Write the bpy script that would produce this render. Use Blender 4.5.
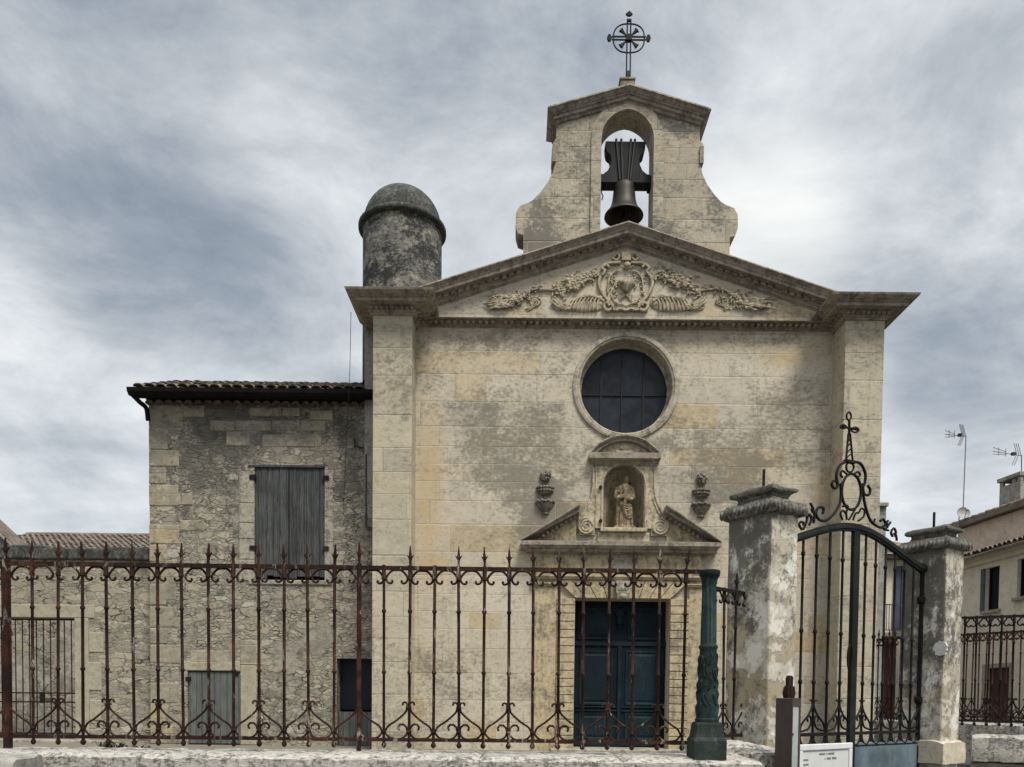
import bpy, bmesh, math, random
from mathutils import Vector, Matrix, noise as mnoise
random.seed(7)
R = math.radians
scene = bpy.context.scene
for o in list(bpy.data.objects): bpy.data.objects.remove(o, do_unlink=True)
COL = scene.collection

# ------------------------------------------------------------------ camera
W, H, F = 1024, 767, 770.0
PITCH, ROLL = R(-2.0), R(0.6)
CX, CY = 520.0, 694.0 + F*math.tan(R(2.0))
EYE = Vector((0, 0, 1.65))
cam = bpy.data.cameras.new('camera'); camo = bpy.data.objects.new('camera', cam); COL.objects.link(camo)
RM = Matrix.Rotation(R(90)+PITCH, 3, 'X') @ Matrix.Rotation(ROLL, 3, 'Z')
camo.matrix_world = Matrix.Translation(EYE) @ RM.to_4x4()
cam.sensor_width = 36; cam.sensor_fit = 'HORIZONTAL'; cam.lens = F/W*36
cam.shift_x = (W/2-CX)/W; cam.shift_y = (CY-H/2)/W
cam.clip_start = .1; cam.clip_end = 2000
scene.camera = camo
scene.render.resolution_x, scene.render.resolution_y = W, H

# ------------------------------------------------------------------ node helper
class G:
    def __init__(s, tree): s.t = tree
    def put(s, sock, v):
        if isinstance(v, bpy.types.NodeSocket): s.t.links.new(v, sock)
        else:
            if sock.type == 'RGBA' and len(v) == 3: v = (*v, 1)
            sock.default_value = v
    def node(s, typ, ins=None, **props):
        nd = s.t.nodes.new(typ)
        for k, v in props.items(): setattr(nd, k, v)
        for k, v in (ins or {}).items(): s.put(nd.inputs[k], v)
        return nd
    def m(s, op, a, b=0.0, c=0.0, clamp=False):
        return s.node('ShaderNodeMath', {0: a, 1: b, 2: c}, operation=op, use_clamp=clamp).outputs[0]
    def add(s, a, b): return s.m('ADD', a, b)
    def sub(s, a, b): return s.m('SUBTRACT', a, b)
    def mul(s, a, b): return s.m('MULTIPLY', a, b)
    def vec(s, x, y, z): return s.node('ShaderNodeCombineXYZ', {0: x, 1: y, 2: z}).outputs[0]
    def xyz(s, v):
        o = s.node('ShaderNodeSeparateXYZ', {0: v}).outputs; return o[0], o[1], o[2]
    def noise(s, v, scale, detail=4.0, rough=.6, dist=0.0):
        return s.node('ShaderNodeTexNoise', {'Vector': v, 'Scale': scale, 'Detail': detail, 'Roughness': rough, 'Distortion': dist}).outputs[0]
    def white(s, v):
        nd = s.node('ShaderNodeTexWhiteNoise', {'Vector': v}, noise_dimensions='3D'); return nd.outputs
    def sm(s, x, lo, hi, a=0.0, b=1.0):
        return s.node('ShaderNodeMapRange', {'Value': x, 'From Min': lo, 'From Max': hi, 'To Min': a, 'To Max': b}, interpolation_type='SMOOTHSTEP').outputs[0]
    def ramp(s, fac, stops, interp='LINEAR'):
        nd = s.node('ShaderNodeValToRGB', {0: fac}); cr = nd.color_ramp; cr.interpolation = interp
        while len(cr.elements) < len(stops): cr.elements.new(.5)
        for e, (p, c) in zip(cr.elements, stops): e.position = p; e.color = (*c, 1)
        return nd.outputs[0]
    def mix(s, f, a, b, mode='MIX'):
        nd = s.node('ShaderNodeMix', data_type='RGBA', blend_type=mode)
        s.put(nd.inputs[0], f); s.put(nd.inputs[6], a); s.put(nd.inputs[7], b); return nd.outputs[2]

# ------------------------------------------------------------------ world: grey broken overcast
def unproj_dir(px, py):
    return (RM @ Vector(((px-CX)/F, -(py-CY)/F, -1))).normalized()
SUN_EL, SUN_AZ = R(58), R(32)      # from behind the viewer, a little to the right
wd = bpy.data.worlds.new('World'); scene.world = wd; wd.use_nodes = True
wd.node_tree.nodes.clear(); g = G(wd.node_tree)
d = g.node('ShaderNodeTexCoord').outputs['Generated']
x, y, z = g.xyz(d)
k = g.m('MAXIMUM', g.add(z, .22), .05)
p = g.vec(g.m('DIVIDE', x, k), g.mul(g.m('DIVIDE', y, k), 1.0), 0.0)
n1 = g.noise(g.vec(g.mul(g.m('DIVIDE', x, k), .8), g.mul(g.m('DIVIDE', y, k), 1.15), 3.7), 1.3, 10, .60, .25)
n2 = g.noise(g.vec(g.mul(g.m('DIVIDE', x, k), .8), g.mul(g.m('DIVIDE', y, k), 1.35), 9.1), 3.3, 8, .60, .25)
n3 = g.noise(g.vec(g.m('DIVIDE', x, k), g.m('DIVIDE', y, k), 5.0), 9.0, 6, .58, .3)
cl = g.add(g.add(g.mul(n1, .66), g.mul(n2, .42)), g.mul(g.sub(n3, .5), .05))
n4 = g.noise(g.vec(x, y, g.mul(z, 2.0)), 3.4, 10, .61, .35)
cl = g.add(g.mul(cl, .45), g.mul(n4, .58))
cl = g.add(g.mul(g.sub(cl, .525), 1.28), .52)
def blob(px, py, r0, r1, s):
    c = unproj_dir(px, py)
    dt = g.node('ShaderNodeVectorMath', {0: d, 1: tuple(c)}, operation='DOT_PRODUCT').outputs['Value']
    return g.mul(g.sm(dt, math.cos(R(r1)), math.cos(R(r0))), s)
for b in [(780, 235, 2, 12, .06), (60, 490, 2, 17, .12), (380, 130, 2, 14, .05), (170, 235, 2, 12, -.07), (310, 290, 1, 8, -.03),
          (990, 230, 2, 14, -.10), (80, 120, 2, 14, -.05), (930, 450, 2, 12, .07), (640, 20, 2, 12, -.03), (985,390,1,7,-.07)]:
    cl = g.add(cl, blob(*b))
cloud = g.ramp(cl, [(.27, (.17, .20, .245)), (.40, (.258, .292, .335)), (.51, (.39, .417, .444)), (.61, (.53, .555, .575)), (.76, (.76, .765, .76))])
glow = blob(758, 236, 0, 7, .46)
cloud = g.mix(glow, cloud, (.92, .91, .86))
sky = g.node('ShaderNodeTexSky', sky_type='NISHITA', sun_disc=False, sun_elevation=SUN_EL, sun_rotation=R(180)-SUN_AZ)
skyc = g.mix(1.0, sky.outputs[0], (.09, .09, .09), 'MULTIPLY')
col = g.mix(.90, skyc, cloud)
up = g.sm(z, .68, .98, 1.0, 3.0)                      # the cloud deck is brighter overhead
back = g.sm(y, -.05, -.8, 1.0, 1.15)                 # and brighter in the open half of the sky behind the viewer
low = g.sm(z, -.06, .0, .22, 1.0)
col = g.mix(1.0, col, g.node('ShaderNodeCombineColor', {0: g.mul(g.mul(up, back), low), 1: g.mul(g.mul(up, back), low), 2: g.mul(g.mul(up, back), low)}).outputs[0], 'MULTIPLY')
bg = g.node('ShaderNodeBackground', {'Color': col, 'Strength': 1.0})
out = g.node('ShaderNodeOutputWorld'); wd.node_tree.links.new(bg.outputs[0], out.inputs[0])

sl = bpy.data.lights.new('sun', 'SUN'); sl.energy = 2.6; sl.angle = R(20); sl.color = (1, .955, .88)
so = bpy.data.objects.new('sun', sl); COL.objects.link(so)
so.rotation_euler = (R(90)-SUN_EL, 0, SUN_AZ)
so.location = (20, -30, 40)
vs = scene.view_settings
scene.display_settings.display_device = 'sRGB'
vs.view_transform = 'Standard'; vs.look = 'None'; vs.exposure = 0.48; vs.gamma = 1; vs.use_curve_mapping = False

# ------------------------------------------------------------------ pixel <-> place
def at(px, py, Y):
    dr = unproj_dir(px, py); t = (Y-EYE.y)/dr.y
    return EYE + dr*t
def on(px, py, P, n):
    dr = unproj_dir(px, py); t = (P-EYE).dot(n)/dr.dot(n)
    return EYE + dr*t
def PX(px, py, Y): return at(px, py, Y).x
def PZ(px, py, Y): return at(px, py, Y).z
def XZ(pts, Y): return [(at(a, b, Y).x, at(a, b, Y).z) for a, b in pts]

# ------------------------------------------------------------------ mesh builder
def wloc(o):
    v = Vector((0, 0, 0))
    while o is not None: v = v + o.location; o = o.parent
    return v
def wmat(o):
    M = Matrix.Identity(4)
    while o is not None: M = o.matrix_basis @ M; o = o.parent
    return M
class MB:
    def __init__(s, M=None): s.bm = bmesh.new(); s.M = M
    def v(s, co):
        co = Vector(co)
        return s.bm.verts.new(s.M @ co if s.M else co)
    def f(s, vs):
        try: return s.bm.faces.new(vs)
        except ValueError: return None
    def box(s, x0, x1, y0, y1, z0, z1):
        s.rings([[(x0,y0,z0),(x1,y0,z0),(x1,y1,z0),(x0,y1,z0)],[(x0,y0,z1),(x1,y0,z1),(x1,y1,z1),(x0,y1,z1)]])
        return s
    def rings(s, rs, cap=True, closed=True):
        vv = [[s.v(p) for p in r] for r in rs]; n = len(rs[0])
        for a, b in zip(vv, vv[1:]):
            for i in range(n if closed else n-1):
                j = (i+1) % n; s.f([a[i], a[j], b[j], b[i]])
        if cap: s.f(vv[0][::-1]); s.f(vv[-1])
        return s
    def rect(s, steps):
        return s.rings([[(a,c,z),(b,c,z),(b,d_,z),(a,d_,z)] for a,b,c,d_,z in steps])
    def tube(s, pts, r, n=6, closed=False, flat=1.0, up=None):
        pts = [Vector(q) for q in pts]; m = len(pts)
        if isinstance(r, (int, float)): r = [r]*m
        rs = []; nrm = None
        for i in range(m):
            a = pts[i-1] if (i > 0 or closed) else pts[i]; b = pts[(i+1) % m] if (i < m-1 or closed) else pts[i]
            t = (b-a); t = t.normalized() if t.length > 1e-9 else Vector((0,0,1))
            if nrm is None:
                ref = Vector(up) if up else (Vector((0,1,0)) if abs(t.y) < .9 else Vector((1,0,0)))
                nrm = (ref - t*ref.dot(t)).normalized()
            else:
                nrm = nrm - t*nrm.dot(t); nrm = nrm.normalized() if nrm.length > 1e-6 else t.orthogonal().normalized()
            bn = t.cross(nrm)
            rs.append([pts[i] + (nrm*math.cos(2*math.pi*(k+.5)/n)*flat + bn*math.sin(2*math.pi*(k+.5)/n))*r[i] for k in range(n)])
        if closed: rs.append(rs[0]); return s.rings(rs, cap=False)
        return s.rings(rs)
    def lathe(s, prof, c=(0,0,0), n=16, sx=1, sy=1):
        rs = [[(c[0]+r*sx*math.cos(2*math.pi*k/n), c[1]+r*sy*math.sin(2*math.pi*k/n), c[2]+z) for k in range(n)] for r, z in prof]
        return s.rings(rs)
    def prism(s, poly, y0, y1):
        return s.rings([[(a,y0,b) for a,b in poly],[(a,y1,b) for a,b in poly]])
    def dome(s, poly, y, dep, steps=(1,.93,.8,.6,.35,.08)):
        cx = sum(a for a,_ in poly)/len(poly); cz = sum(b for _,b in poly)/len(poly)
        return s.rings([[(cx+(a-cx)*q, y-dep*math.sqrt(max(0,1-q*q)), cz+(b-cz)*q) for a,b in poly] for q in steps])
    def ball(s, c, r, sc=(1,1,1), sub=2, rz=0):
        M = Matrix.Translation(Vector(c)) @ Matrix.Rotation(rz, 4, 'Y') @ Matrix.Diagonal((r*sc[0], r*sc[1], r*sc[2], 1))
        if s.M: M = s.M @ M
        bmesh.ops.create_icosphere(s.bm, subdivisions=sub, radius=1, matrix=M); return s
    def rough(s, amp, freq=3, cuts=0):
        if cuts: bmesh.ops.subdivide_edges(s.bm, edges=s.bm.edges[:], cuts=cuts, use_grid_fill=True)
        for v in s.bm.verts:
            q = v.co*freq
            v.co += Vector((mnoise.noise(q), mnoise.noise(q+Vector((9,0,0))), mnoise.noise(q+Vector((0,7,3)))))*amp
        return s
    def split(s, name, mat, parent, smooth=False, bevel=0, local=False):
        """every loose piece of the mesh becomes a part of its own"""
        seen = set(); s.bm.verts.index_update(); s.bm.verts.ensure_lookup_table(); out = []
        for v in s.bm.verts:
            if v.index in seen: continue
            st = [v]; comp = []; seen.add(v.index)
            while st:
                a = st.pop(); comp.append(a)
                for e in a.link_edges:
                    o = e.other_vert(a)
                    if o.index not in seen: seen.add(o.index); st.append(o)
            n = MB(); mp = {a.index: n.bm.verts.new(a.co) for a in comp}; fs = {f for a in comp for f in a.link_faces}
            for f in fs: n.f([mp[a.index] for a in f.verts])
            out.append(n.build(name, mat, parent, smooth, bevel, local))
        s.bm.free(); return out
    def build(s, name, mat, parent=None, smooth=False, bevel=0, local=False, keep=False):
        bmesh.ops.recalc_face_normals(s.bm, faces=s.bm.faces[:])
        me = bpy.data.meshes.new(name); s.bm.to_mesh(me); s.bm.free()
        me.materials.append(mat)
        o = bpy.data.objects.new(name, me); COL.objects.link(o)
        if parent is not None:
            if not local: me.transform(wmat(parent).inverted())
            o.parent = parent
        if smooth:
            me.shade_smooth(); me.set_sharp_from_angle(angle=R(smooth if smooth > 1 else 40))
        if bevel:
            b = o.modifiers.new('bevel', 'BEVEL'); b.width = bevel; b.segments = 2; b.limit_method = 'ANGLE'; b.angle_limit = R(35)
        return o
def cut(o, cutters):
    for c in cutters:
        m = o.modifiers.new('cut', 'BOOLEAN'); m.operation = 'DIFFERENCE'; m.object = c; m.solver = 'EXACT'
    dg = bpy.context.evaluated_depsgraph_get(); dg.update()
    me = bpy.data.meshes.new_from_object(o.evaluated_get(dg))
    o.modifiers.clear(); o.data = me
    for c in cutters: bpy.data.objects.remove(c, do_unlink=True)
def cutter(mb):
    bmesh.ops.recalc_face_normals(mb.bm, faces=mb.bm.faces[:])
    me = bpy.data.meshes.new('cutter'); mb.bm.to_mesh(me); mb.bm.free()
    o = bpy.data.objects.new('cutter', me); COL.objects.link(o); return o
def tag(o, label, cat, group=None):
    o['label'] = label; o['category'] = cat; o['kind'] = 'thing'
    if group: o['group'] = group
    return o
def thing(name, label, cat, loc=(0,0,0), rz=0, group=None):
    o = bpy.data.objects.new(name, None); COL.objects.link(o); o.empty_display_size = .2
    o.location = loc; o.rotation_euler = (0,0,rz); return tag(o, label, cat, group)
def dup(o, parent, loc=None):
    c = o.copy(); COL.objects.link(c); c.parent = parent
    if loc is not None: c.location = loc
    return c
def arc(cx, cz, r, a0, a1, n, rz=None):
    rz = rz or r
    return [(cx+r*math.cos(R(a0+(a1-a0)*i/n)), cz+rz*math.sin(R(a0+(a1-a0)*i/n))) for i in range(n+1)]
def bez(pts, n=8):
    """smooth curve through the points (Catmull-Rom)"""
    P = [Vector(q) for q in pts]; P = [P[0]*2-P[1]]+P+[P[-1]*2-P[-2]]; out = []
    for i in range(1, len(P)-2):
        a,b,c,d_ = P[i-1:i+3]
        for k in range(n):
            t = k/n
            out.append(.5*((2*b)+(c-a)*t+(2*a-5*b+4*c-d_)*t*t+(3*b-a-3*c+d_)*t**3))
    return out+[P[-2]]

# ------------------------------------------------------------------ materials
def new_mat(name):
    m = bpy.data.materials.new(name); m.use_nodes = True; m.node_tree.nodes.clear(); return m, G(m.node_tree)
def finish(m, g, col, rough=.9, h=None, bump=.3, dist=.02, metal=0.0, spec=.3):
    b = g.node('ShaderNodeBsdfPrincipled', {'Base Color': col, 'Roughness': rough, 'Metallic': metal, 'Specular IOR Level': spec})
    if h is not None:
        bn = g.node('ShaderNodeBump', {'Height': h, 'Strength': bump, 'Distance': dist}); g.put(b.inputs['Normal'], bn.outputs[0])
    o = g.node('ShaderNodeOutputMaterial'); m.node_tree.links.new(b.outputs[0], o.inputs[0]); return m
def pos(g, space='world'):
    return g.node('ShaderNodeNewGeometry').outputs['Position'] if space == 'world' else g.node('ShaderNodeTexCoord').outputs['Object']
def blobs_mask(g, u, z, blobs, wob):
    tot = None
    for bx, bz, rx, rz, st in blobs:
        a = g.m('DIVIDE', g.sub(u, bx), rx); b = g.m('DIVIDE', g.sub(z, bz), rz)
        dd = g.m('SQRT', g.add(g.mul(a, a), g.mul(b, b)))
        mk = g.mul(g.sm(g.add(dd, wob), 1.35, .35), st)
        tot = mk if tot is None else g.add(tot, mk)
    return tot
def ashlar(name, h=.36, w=.85, cols=None, grime=.5, blobs=(), clean=(), seed=0, joint=.75, bump=.45, dark=(.135,.122,.098), gscale=.45, ochre=.6, mott=.5, glo=.50, bv=.08, gw=.22, tint=(), pitk=1.45):
    """coursed blocks: tone, joint and weathering change from block to block; lichen comes as crisp speckle, not as haze"""
    m, g = new_mat(name); P = pos(g); x, y, z = g.xyz(P)
    u = g.add(x, y); S = g.vec(x, y, g.mul(z, 1.5))
    fine = g.noise(S, 13, 8, .78); mid = g.noise(S, 4.2, 9, .74, .3); big = g.noise(g.vec(x, y, g.mul(z, 1.2)), gscale, 8, .66, .5)
    wz = g.add(z, g.mul(g.sub(mid, .5), .03)); wu = g.add(u, g.mul(g.sub(fine, .5), .03))
    zz = g.add(g.m('DIVIDE', wz, h), g.mul(g.m('SINE', g.add(g.mul(z, 2.3), seed*1.7)), .26))
    row = g.m('FLOOR', zz); fz = g.m('FRACT', zz)
    rv = g.white(g.vec(row, seed+.5, 1.3))[0]
    uu = g.add(g.add(g.m('DIVIDE', wu, w), g.mul(rv, 9.0)), g.mul(g.m('SINE', g.add(g.mul(u, 1.9), g.mul(row, 2.4))), .36))
    colm = g.m('FLOOR', uu); fu = g.m('FRACT', uu)
    rnd = g.white(g.vec(colm, row, seed+2.2)); rv1 = rnd[0]; r, gg, bb = g.xyz(rnd[1])
    dz = g.mul(g.m('MINIMUM', fz, g.sub(1.0, fz)), h); du = g.mul(g.m('MINIMUM', fu, g.sub(1.0, fu)), w)
    dd = g.add(g.m('MINIMUM', dz, du), g.mul(g.sub(fine, .5), .012))
    jn = g.sm(dd, .014, .005)                                   # 1 in the joint
    cols = cols or [(.0, (.525,.46,.35)), (.22, (.475,.42,.325)), (.45, (.55,.485,.372)), (.62, (.45,.40,.312)), (.8, (.515,.44,.315)), (1., (.42,.375,.295))]
    c = g.ramp(rv1, cols)
    c = g.mix(g.mul(g.sm(gg, .80, .86), ochre), c, (.47,.345,.17))      # odd ochre blocks
    if clean:
        ck = blobs_mask(g, u, z, clean, g.mul(g.sub(mid, .5), 2.0))
        ck = g.mul(g.m('MINIMUM', g.m('MAXIMUM', ck, 0.0), 1.0), g.add(.35, g.mul(r, .65)))
        c = g.mix(ck, c, (.58,.515,.395))
    c = g.mix(g.sm(mid, .50, .36, 0, .35), c, (.62,.55,.41))
    c = g.mix(g.sm(fine, .50, .66, 0, .42), c, tuple(q*1.5 for q in dark))
    m2 = g.noise(g.vec(x, y, g.mul(z, 1.7)), 2.3, 10, .76, .3)
    pit = g.sm(g.add(g.add(m2, g.mul(g.sub(bb, .5), bv)), g.mul(g.sub(fine, .5), .45)), .50, .66, 0, mott)
    c = g.mix(pit, c, tuple(q*pitk for q in dark))
    if tint:
        tk = blobs_mask(g, u, z, tint, g.mul(g.sub(m2, .5), 2.2))
        c = g.mix(g.m('MINIMUM', g.mul(tk, g.add(.55, g.mul(r, .45))), 1.0), c, (.47,.345,.18))
    st = g.add(g.add(big, g.mul(g.sub(r, .5), bv)), g.add(g.mul(g.sub(mid, .5), .6), g.mul(g.sub(fine, .5), .9)))
    if blobs:
        st = g.add(st, g.mul(blobs_mask(g, u, z, blobs, g.mul(g.sub(m2, .5), 2.6)), .85))
    gm = g.mul(g.sm(st, glo, glo+gw), grime)
    c = g.mix(gm, c, dark)
    streak = g.noise(g.vec(g.mul(x, 6), g.mul(y, 6), g.mul(z, .5)), 1.5, 6, .66)
    c = g.mix(g.mul(g.sm(g.add(streak, g.mul(g.sub(fine, .5), .3)), .55, .70), .42*grime), c, tuple(q*1.05 for q in dark))
    jmask = g.mul(jn, g.sm(mid, .30, .50, .35, 1.0))
    c = g.mix(g.mul(jmask, joint), c, g.ramp(bb, [(.0,(.16,.138,.105)),(.60,(.24,.21,.158)),(.72,(.55,.49,.37)),(1,(.60,.54,.42))]))
    hh = g.add(g.add(g.mul(fine, .5), g.mul(mid, .6)), g.add(g.mul(jn, -.9), g.mul(rv1, .3)))
    return finish(m, g, c, .92, hh, bump, .02)
def rubble(name, su=3.5, sz=8.0, cols=None, plaster=.45, pcol=(.36,.325,.25), blobs=(), pblobs=(), seed=0, grime=.5, pscale=.8, bump=.7):
    m, g = new_mat(name); P = pos(g); x, y, z = g.xyz(P); u = g.add(x, y)
    fine = g.noise(P, 16, 8, .76); mid = g.noise(P, 5, 8, .72, .3); big = g.noise(P, .7, 8, .68, .5)
    w1 = g.noise(g.vec(u, z, seed), 2.6, 4, .6); w2 = g.noise(g.vec(z, u, seed+5), 2.4, 4, .6)
    pu = g.add(g.mul(u, su), g.mul(w1, 1.5)); pz = g.add(g.mul(z, sz), g.mul(w2, 1.6))
    V = g.vec(pu, pz, seed)
    vo = g.node('ShaderNodeTexVoronoi', {'Vector': V, 'Scale': 1.0, 'Randomness': .8}, voronoi_dimensions='2D')
    ve = g.node('ShaderNodeTexVoronoi', {'Vector': V, 'Scale': 1.0, 'Randomness': .8}, voronoi_dimensions='2D', feature='DISTANCE_TO_EDGE')
    V2 = g.vec(g.mul(pu, 2.2), g.mul(pz, 1.9), seed)
    vo2 = g.node('ShaderNodeTexVoronoi', {'Vector': V2, 'Scale': 1.0}, voronoi_dimensions='2D')
    ve2 = g.node('ShaderNodeTexVoronoi', {'Vector': V2, 'Scale': 1.0}, voronoi_dimensions='2D', feature='DISTANCE_TO_EDGE')
    r1, r2, r3 = g.xyz(vo.outputs['Color']); q1, q2, q3 = g.xyz(vo2.outputs['Color'])
    small = g.sm(r3, .42, .44)                                         # many stones give way to packed small ones
    inv = g.sub(1.0, small)
    rr = g.add(g.mul(r1, inv), g.mul(q1, small)); rs_ = g.add(g.mul(r2, inv), g.mul(q2, small))
    ed = g.add(g.mul(ve.outputs['Distance'], inv), g.mul(g.mul(ve2.outputs['Distance'], .5), small))
    ed = g.add(ed, g.mul(g.sub(fine, .5), .11))
    stone = g.sm(ed, .035, .085)
    cols = cols or [(.0,(.17,.155,.125)),(.2,(.29,.26,.20)),(.4,(.22,.205,.168)),(.6,(.36,.32,.24)),(.8,(.30,.26,.185)),(1.,(.41,.37,.285))]
    c = g.ramp(rr, cols)
    c = g.mix(g.sm(rs_, .90, .93, 0, .7), c, (.47,.435,.36))
    c = g.mix(g.sm(fine, .47, .64, 0, .6), c, (.12,.11,.088))
    c = g.mix(g.sm(mid, .56, .40, 0, .25), c, (.50,.44,.33))
    gap = g.noise(P, 3.4, 8, .74, .3)
    mort = g.mix(g.sm(gap, .49, .60), tuple(q*.92 for q in pcol), (.055,.05,.04))
    c = g.mix(g.mul(g.sub(1.0, stone), .95), c, mort)
    pm = g.add(g.noise(g.vec(x, y, g.add(z, seed)), pscale, 9, .68, .5), g.add(g.mul(g.sub(fine, .5), .30), g.mul(g.sub(mid, .5), .25)))
    if pblobs: pm = g.add(pm, blobs_mask(g, u, z, pblobs, g.mul(g.sub(mid, .5), 1.6)))
    pl = g.sm(pm, 1.0-plaster-.02, 1.0-plaster+.05)
    pc = g.mix(g.sm(mid, .40, .62), tuple(q*1.12 for q in pcol), tuple(q*.68 for q in pcol))
    pc = g.mix(g.sm(fine, .52, .68, 0, .5), pc, (.16,.148,.12))
    c = g.mix(g.mul(pl, .93), c, pc)
    st = g.add(g.add(big, g.mul(g.sub(mid, .5), .8)), g.mul(g.sub(fine, .5), .6))
    if blobs: st = g.add(st, blobs_mask(g, u, z, blobs, g.mul(g.sub(mid, .5), 1.8)))
    c = g.mix(g.mul(g.sm(st, .52, .70), grime), c, (.095,.09,.075))
    hs = g.mul(g.add(g.mul(stone, 1.0), g.mul(rr, .8)), g.sub(1.0, g.mul(pl, .9)))
    hh = g.add(g.add(hs, g.mul(pl, 1.0)), g.add(g.mul(fine, .4), g.mul(mid, .4)))
    return finish(m, g, c, .95, hh, bump, .03)
def stone(name, c1=(.36,.31,.215), c2=(.25,.22,.165), dark=(.09,.085,.07), grime=.6, lo=.48, hi=.75, scale=1.6, bump=.3, space='world', topdark=0.0, zs=1.0):
    """plain worked stone: two tones, lichen stains, more of it on faces that look up"""
    m, g = new_mat(name); P = pos(g, space); x, y, z = g.xyz(P)
    Q = g.vec(x, y, g.mul(z, zs))
    big = g.noise(Q, scale, 8, .70, .4); fine = g.noise(P, 18, 8, .76); mid = g.noise(Q, scale*4.2, 8, .72, .3)
    c = g.mix(g.sm(mid, .36, .62), c1, c2)
    c = g.mix(g.sm(fine, .48, .66, 0, .4), c, tuple(q*.55 for q in c2))
    st = g.add(g.add(g.mul(big, .55), g.mul(mid, .45)), g.mul(g.sub(fine, .5), .55))
    run = g.noise(g.vec(g.mul(x, 9), g.mul(y, 9), g.mul(z, .7)), 1.3, 6, .68)        # rain streaks
    st = g.add(st, g.mul(g.sub(run, .5), .5))
    if topdark:
        nz = g.xyz(g.node('ShaderNodeNewGeometry').outputs['Normal'])[2]
        st = g.add(st, g.mul(g.sm(nz, .2, .9), topdark))
    c = g.mix(g.mul(g.sm(st, lo, lo+(hi-lo)*.7), grime), c, dark)
    c = g.mix(g.sm(fine, .46, .32, 0, .4), c, tuple(min(.62, q*1.3) for q in c1))
    return finish(m, g, c, .92, g.add(g.mul(fine, .7), mid), bump*1.3, .015)
def plaster_pier(name, drk, zlo, zhi):
    """old limewash over stone: grey lichen high up and on the left-facing sides, flaked pale and ochre patches low down"""
    m, g = new_mat(name); P = pos(g); x, y, z = g.xyz(P)
    big = g.noise(P, 1.7, 7, .66, .3); mid = g.noise(P, 5.5, 8, .72, .3); fine = g.noise(P, 34, 6, .72)
    st = g.noise(g.vec(g.mul(x, 5), g.mul(y, 5), g.mul(z, .9)), 1.4, 7, .7, .2)
    vo = g.add(g.mul(g.noise(P, 2.6, 3, .5, .2), .8), g.mul(g.sub(mid, .5), .35))
    hgt = g.sm(z, zlo, zhi)
    c = g.mix(g.sm(mid, .35, .66), (.60,.555,.455), (.40,.36,.285))
    lowm = g.sub(1.0, g.mul(hgt, .75))
    c = g.mix(g.mul(g.sm(vo, .40, .43), lowm), c, (.36,.30,.20))
    c = g.mix(g.mul(g.sm(vo, .335, .315), .9), c, (.70,.665,.58))
    c = g.mix(g.sm(fine, .5, .75, 0, .4), c, (.20,.185,.15))
    nrm = g.node('ShaderNodeNewGeometry').outputs['Normal']; nx, ny, nz = g.xyz(nrm)
    lf = g.sm(nx, .25, -.25, .45, 1.0)                                  # lichen weighs more on faces turned to the left
    dk = g.add(g.add(g.mul(st, .5), g.mul(big, .5)), g.add(g.mul(g.sub(fine, .5), .45), g.mul(g.sub(mid, .5), .75)))
    dk = g.sm(g.add(dk, g.sub(g.mul(g.mul(hgt, lf), .20), .10)), .42, .60)
    c = g.mix(g.mul(dk, drk), c, (.062,.061,.052))
    edge = g.sm(g.m('ABSOLUTE', g.sub(vo, .412)), .014, .0)
    c = g.mix(g.mul(g.mul(edge, lowm), .6), c, (.13,.12,.095))
    hh = g.add(g.add(g.mul(fine, .3), g.mul(mid, .6)), g.sm(vo, .40, .43, .4, .0))
    return finish(m, g, c, .93, hh, .45, .02)
def iron(name, base=(.030,.017,.014), rust=(.085,.035,.022), fleck=(.30,.27,.24), fl=.0, rough=.55):
    m, g = new_mat(name); P = pos(g)
    a = g.noise(P, 7, 6, .65, .3); b = g.noise(P, 45, 4, .7)
    c = g.mix(g.sm(g.add(a, g.mul(g.sub(b, .5), .4)), .4, .66), base, rust)
    if fl:
        x, y, z = g.xyz(P)
        k = g.noise(g.vec(g.mul(x, 5), y, z), 3.0, 5, .7, .4)
        c = g.mix(g.mul(g.sm(k, .575, .64), fl), c, fleck)
    big = g.noise(P, 1.3, 5, .6); c = g.mix(g.sm(big, .42, .62, 0, .75), c, tuple(q*.45 for q in base))
    return finish(m, g, c, min(.85, rough+.2), b, .25, .004, spec=.16)
def wood(name, base, pale, plank=.11, vert=True, seed=0):
    m, g = new_mat(name); P = pos(g); x, y, z = g.xyz(P); u = g.add(x, y)
    pid = g.m('FLOOR', g.m('DIVIDE', u, plank)); rv = g.white(g.vec(pid, seed, 0.0))[0]
    gr = g.noise(g.vec(g.mul(u, 38), g.mul(rv, 30), g.mul(z, 1.6)), 1.6, 6, .7, .6)
    big = g.noise(P, 2.2, 5, .6)
    c = g.mix(g.sm(gr, .32, .68), base, pale); c = g.mix(g.mul(rv, .4), c, tuple(q*.55 for q in base))
    c = g.mix(g.sm(big, .45, .8, 0, .6), c, tuple(q*.5 for q in base))
    fz = g.m('FRACT', g.m('DIVIDE', u, plank)); gap = g.sm(g.m('MINIMUM', fz, g.sub(1.0, fz)), .05, .0)
    c = g.mix(gap, c, (.012,.012,.012))
    return finish(m, g, c, .8, g.add(g.mul(gr, .6), g.mul(gap, -1.0)), .4, .01)
def plain(name, c1, c2=None, rough=.7, scale=6, bump=.1, metal=0.0, spec=.3):
    m, g = new_mat(name); P = pos(g); n = g.noise(P, scale, 6, .65, .2); f = g.noise(P, scale*6, 4, .6)
    c = g.mix(g.sm(g.add(n, g.mul(g.sub(f, .5), .3)), .35, .7), c1, c2 or tuple(q*.75 for q in c1))
    return finish(m, g, c, rough, f, bump, .01, metal, spec)
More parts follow.
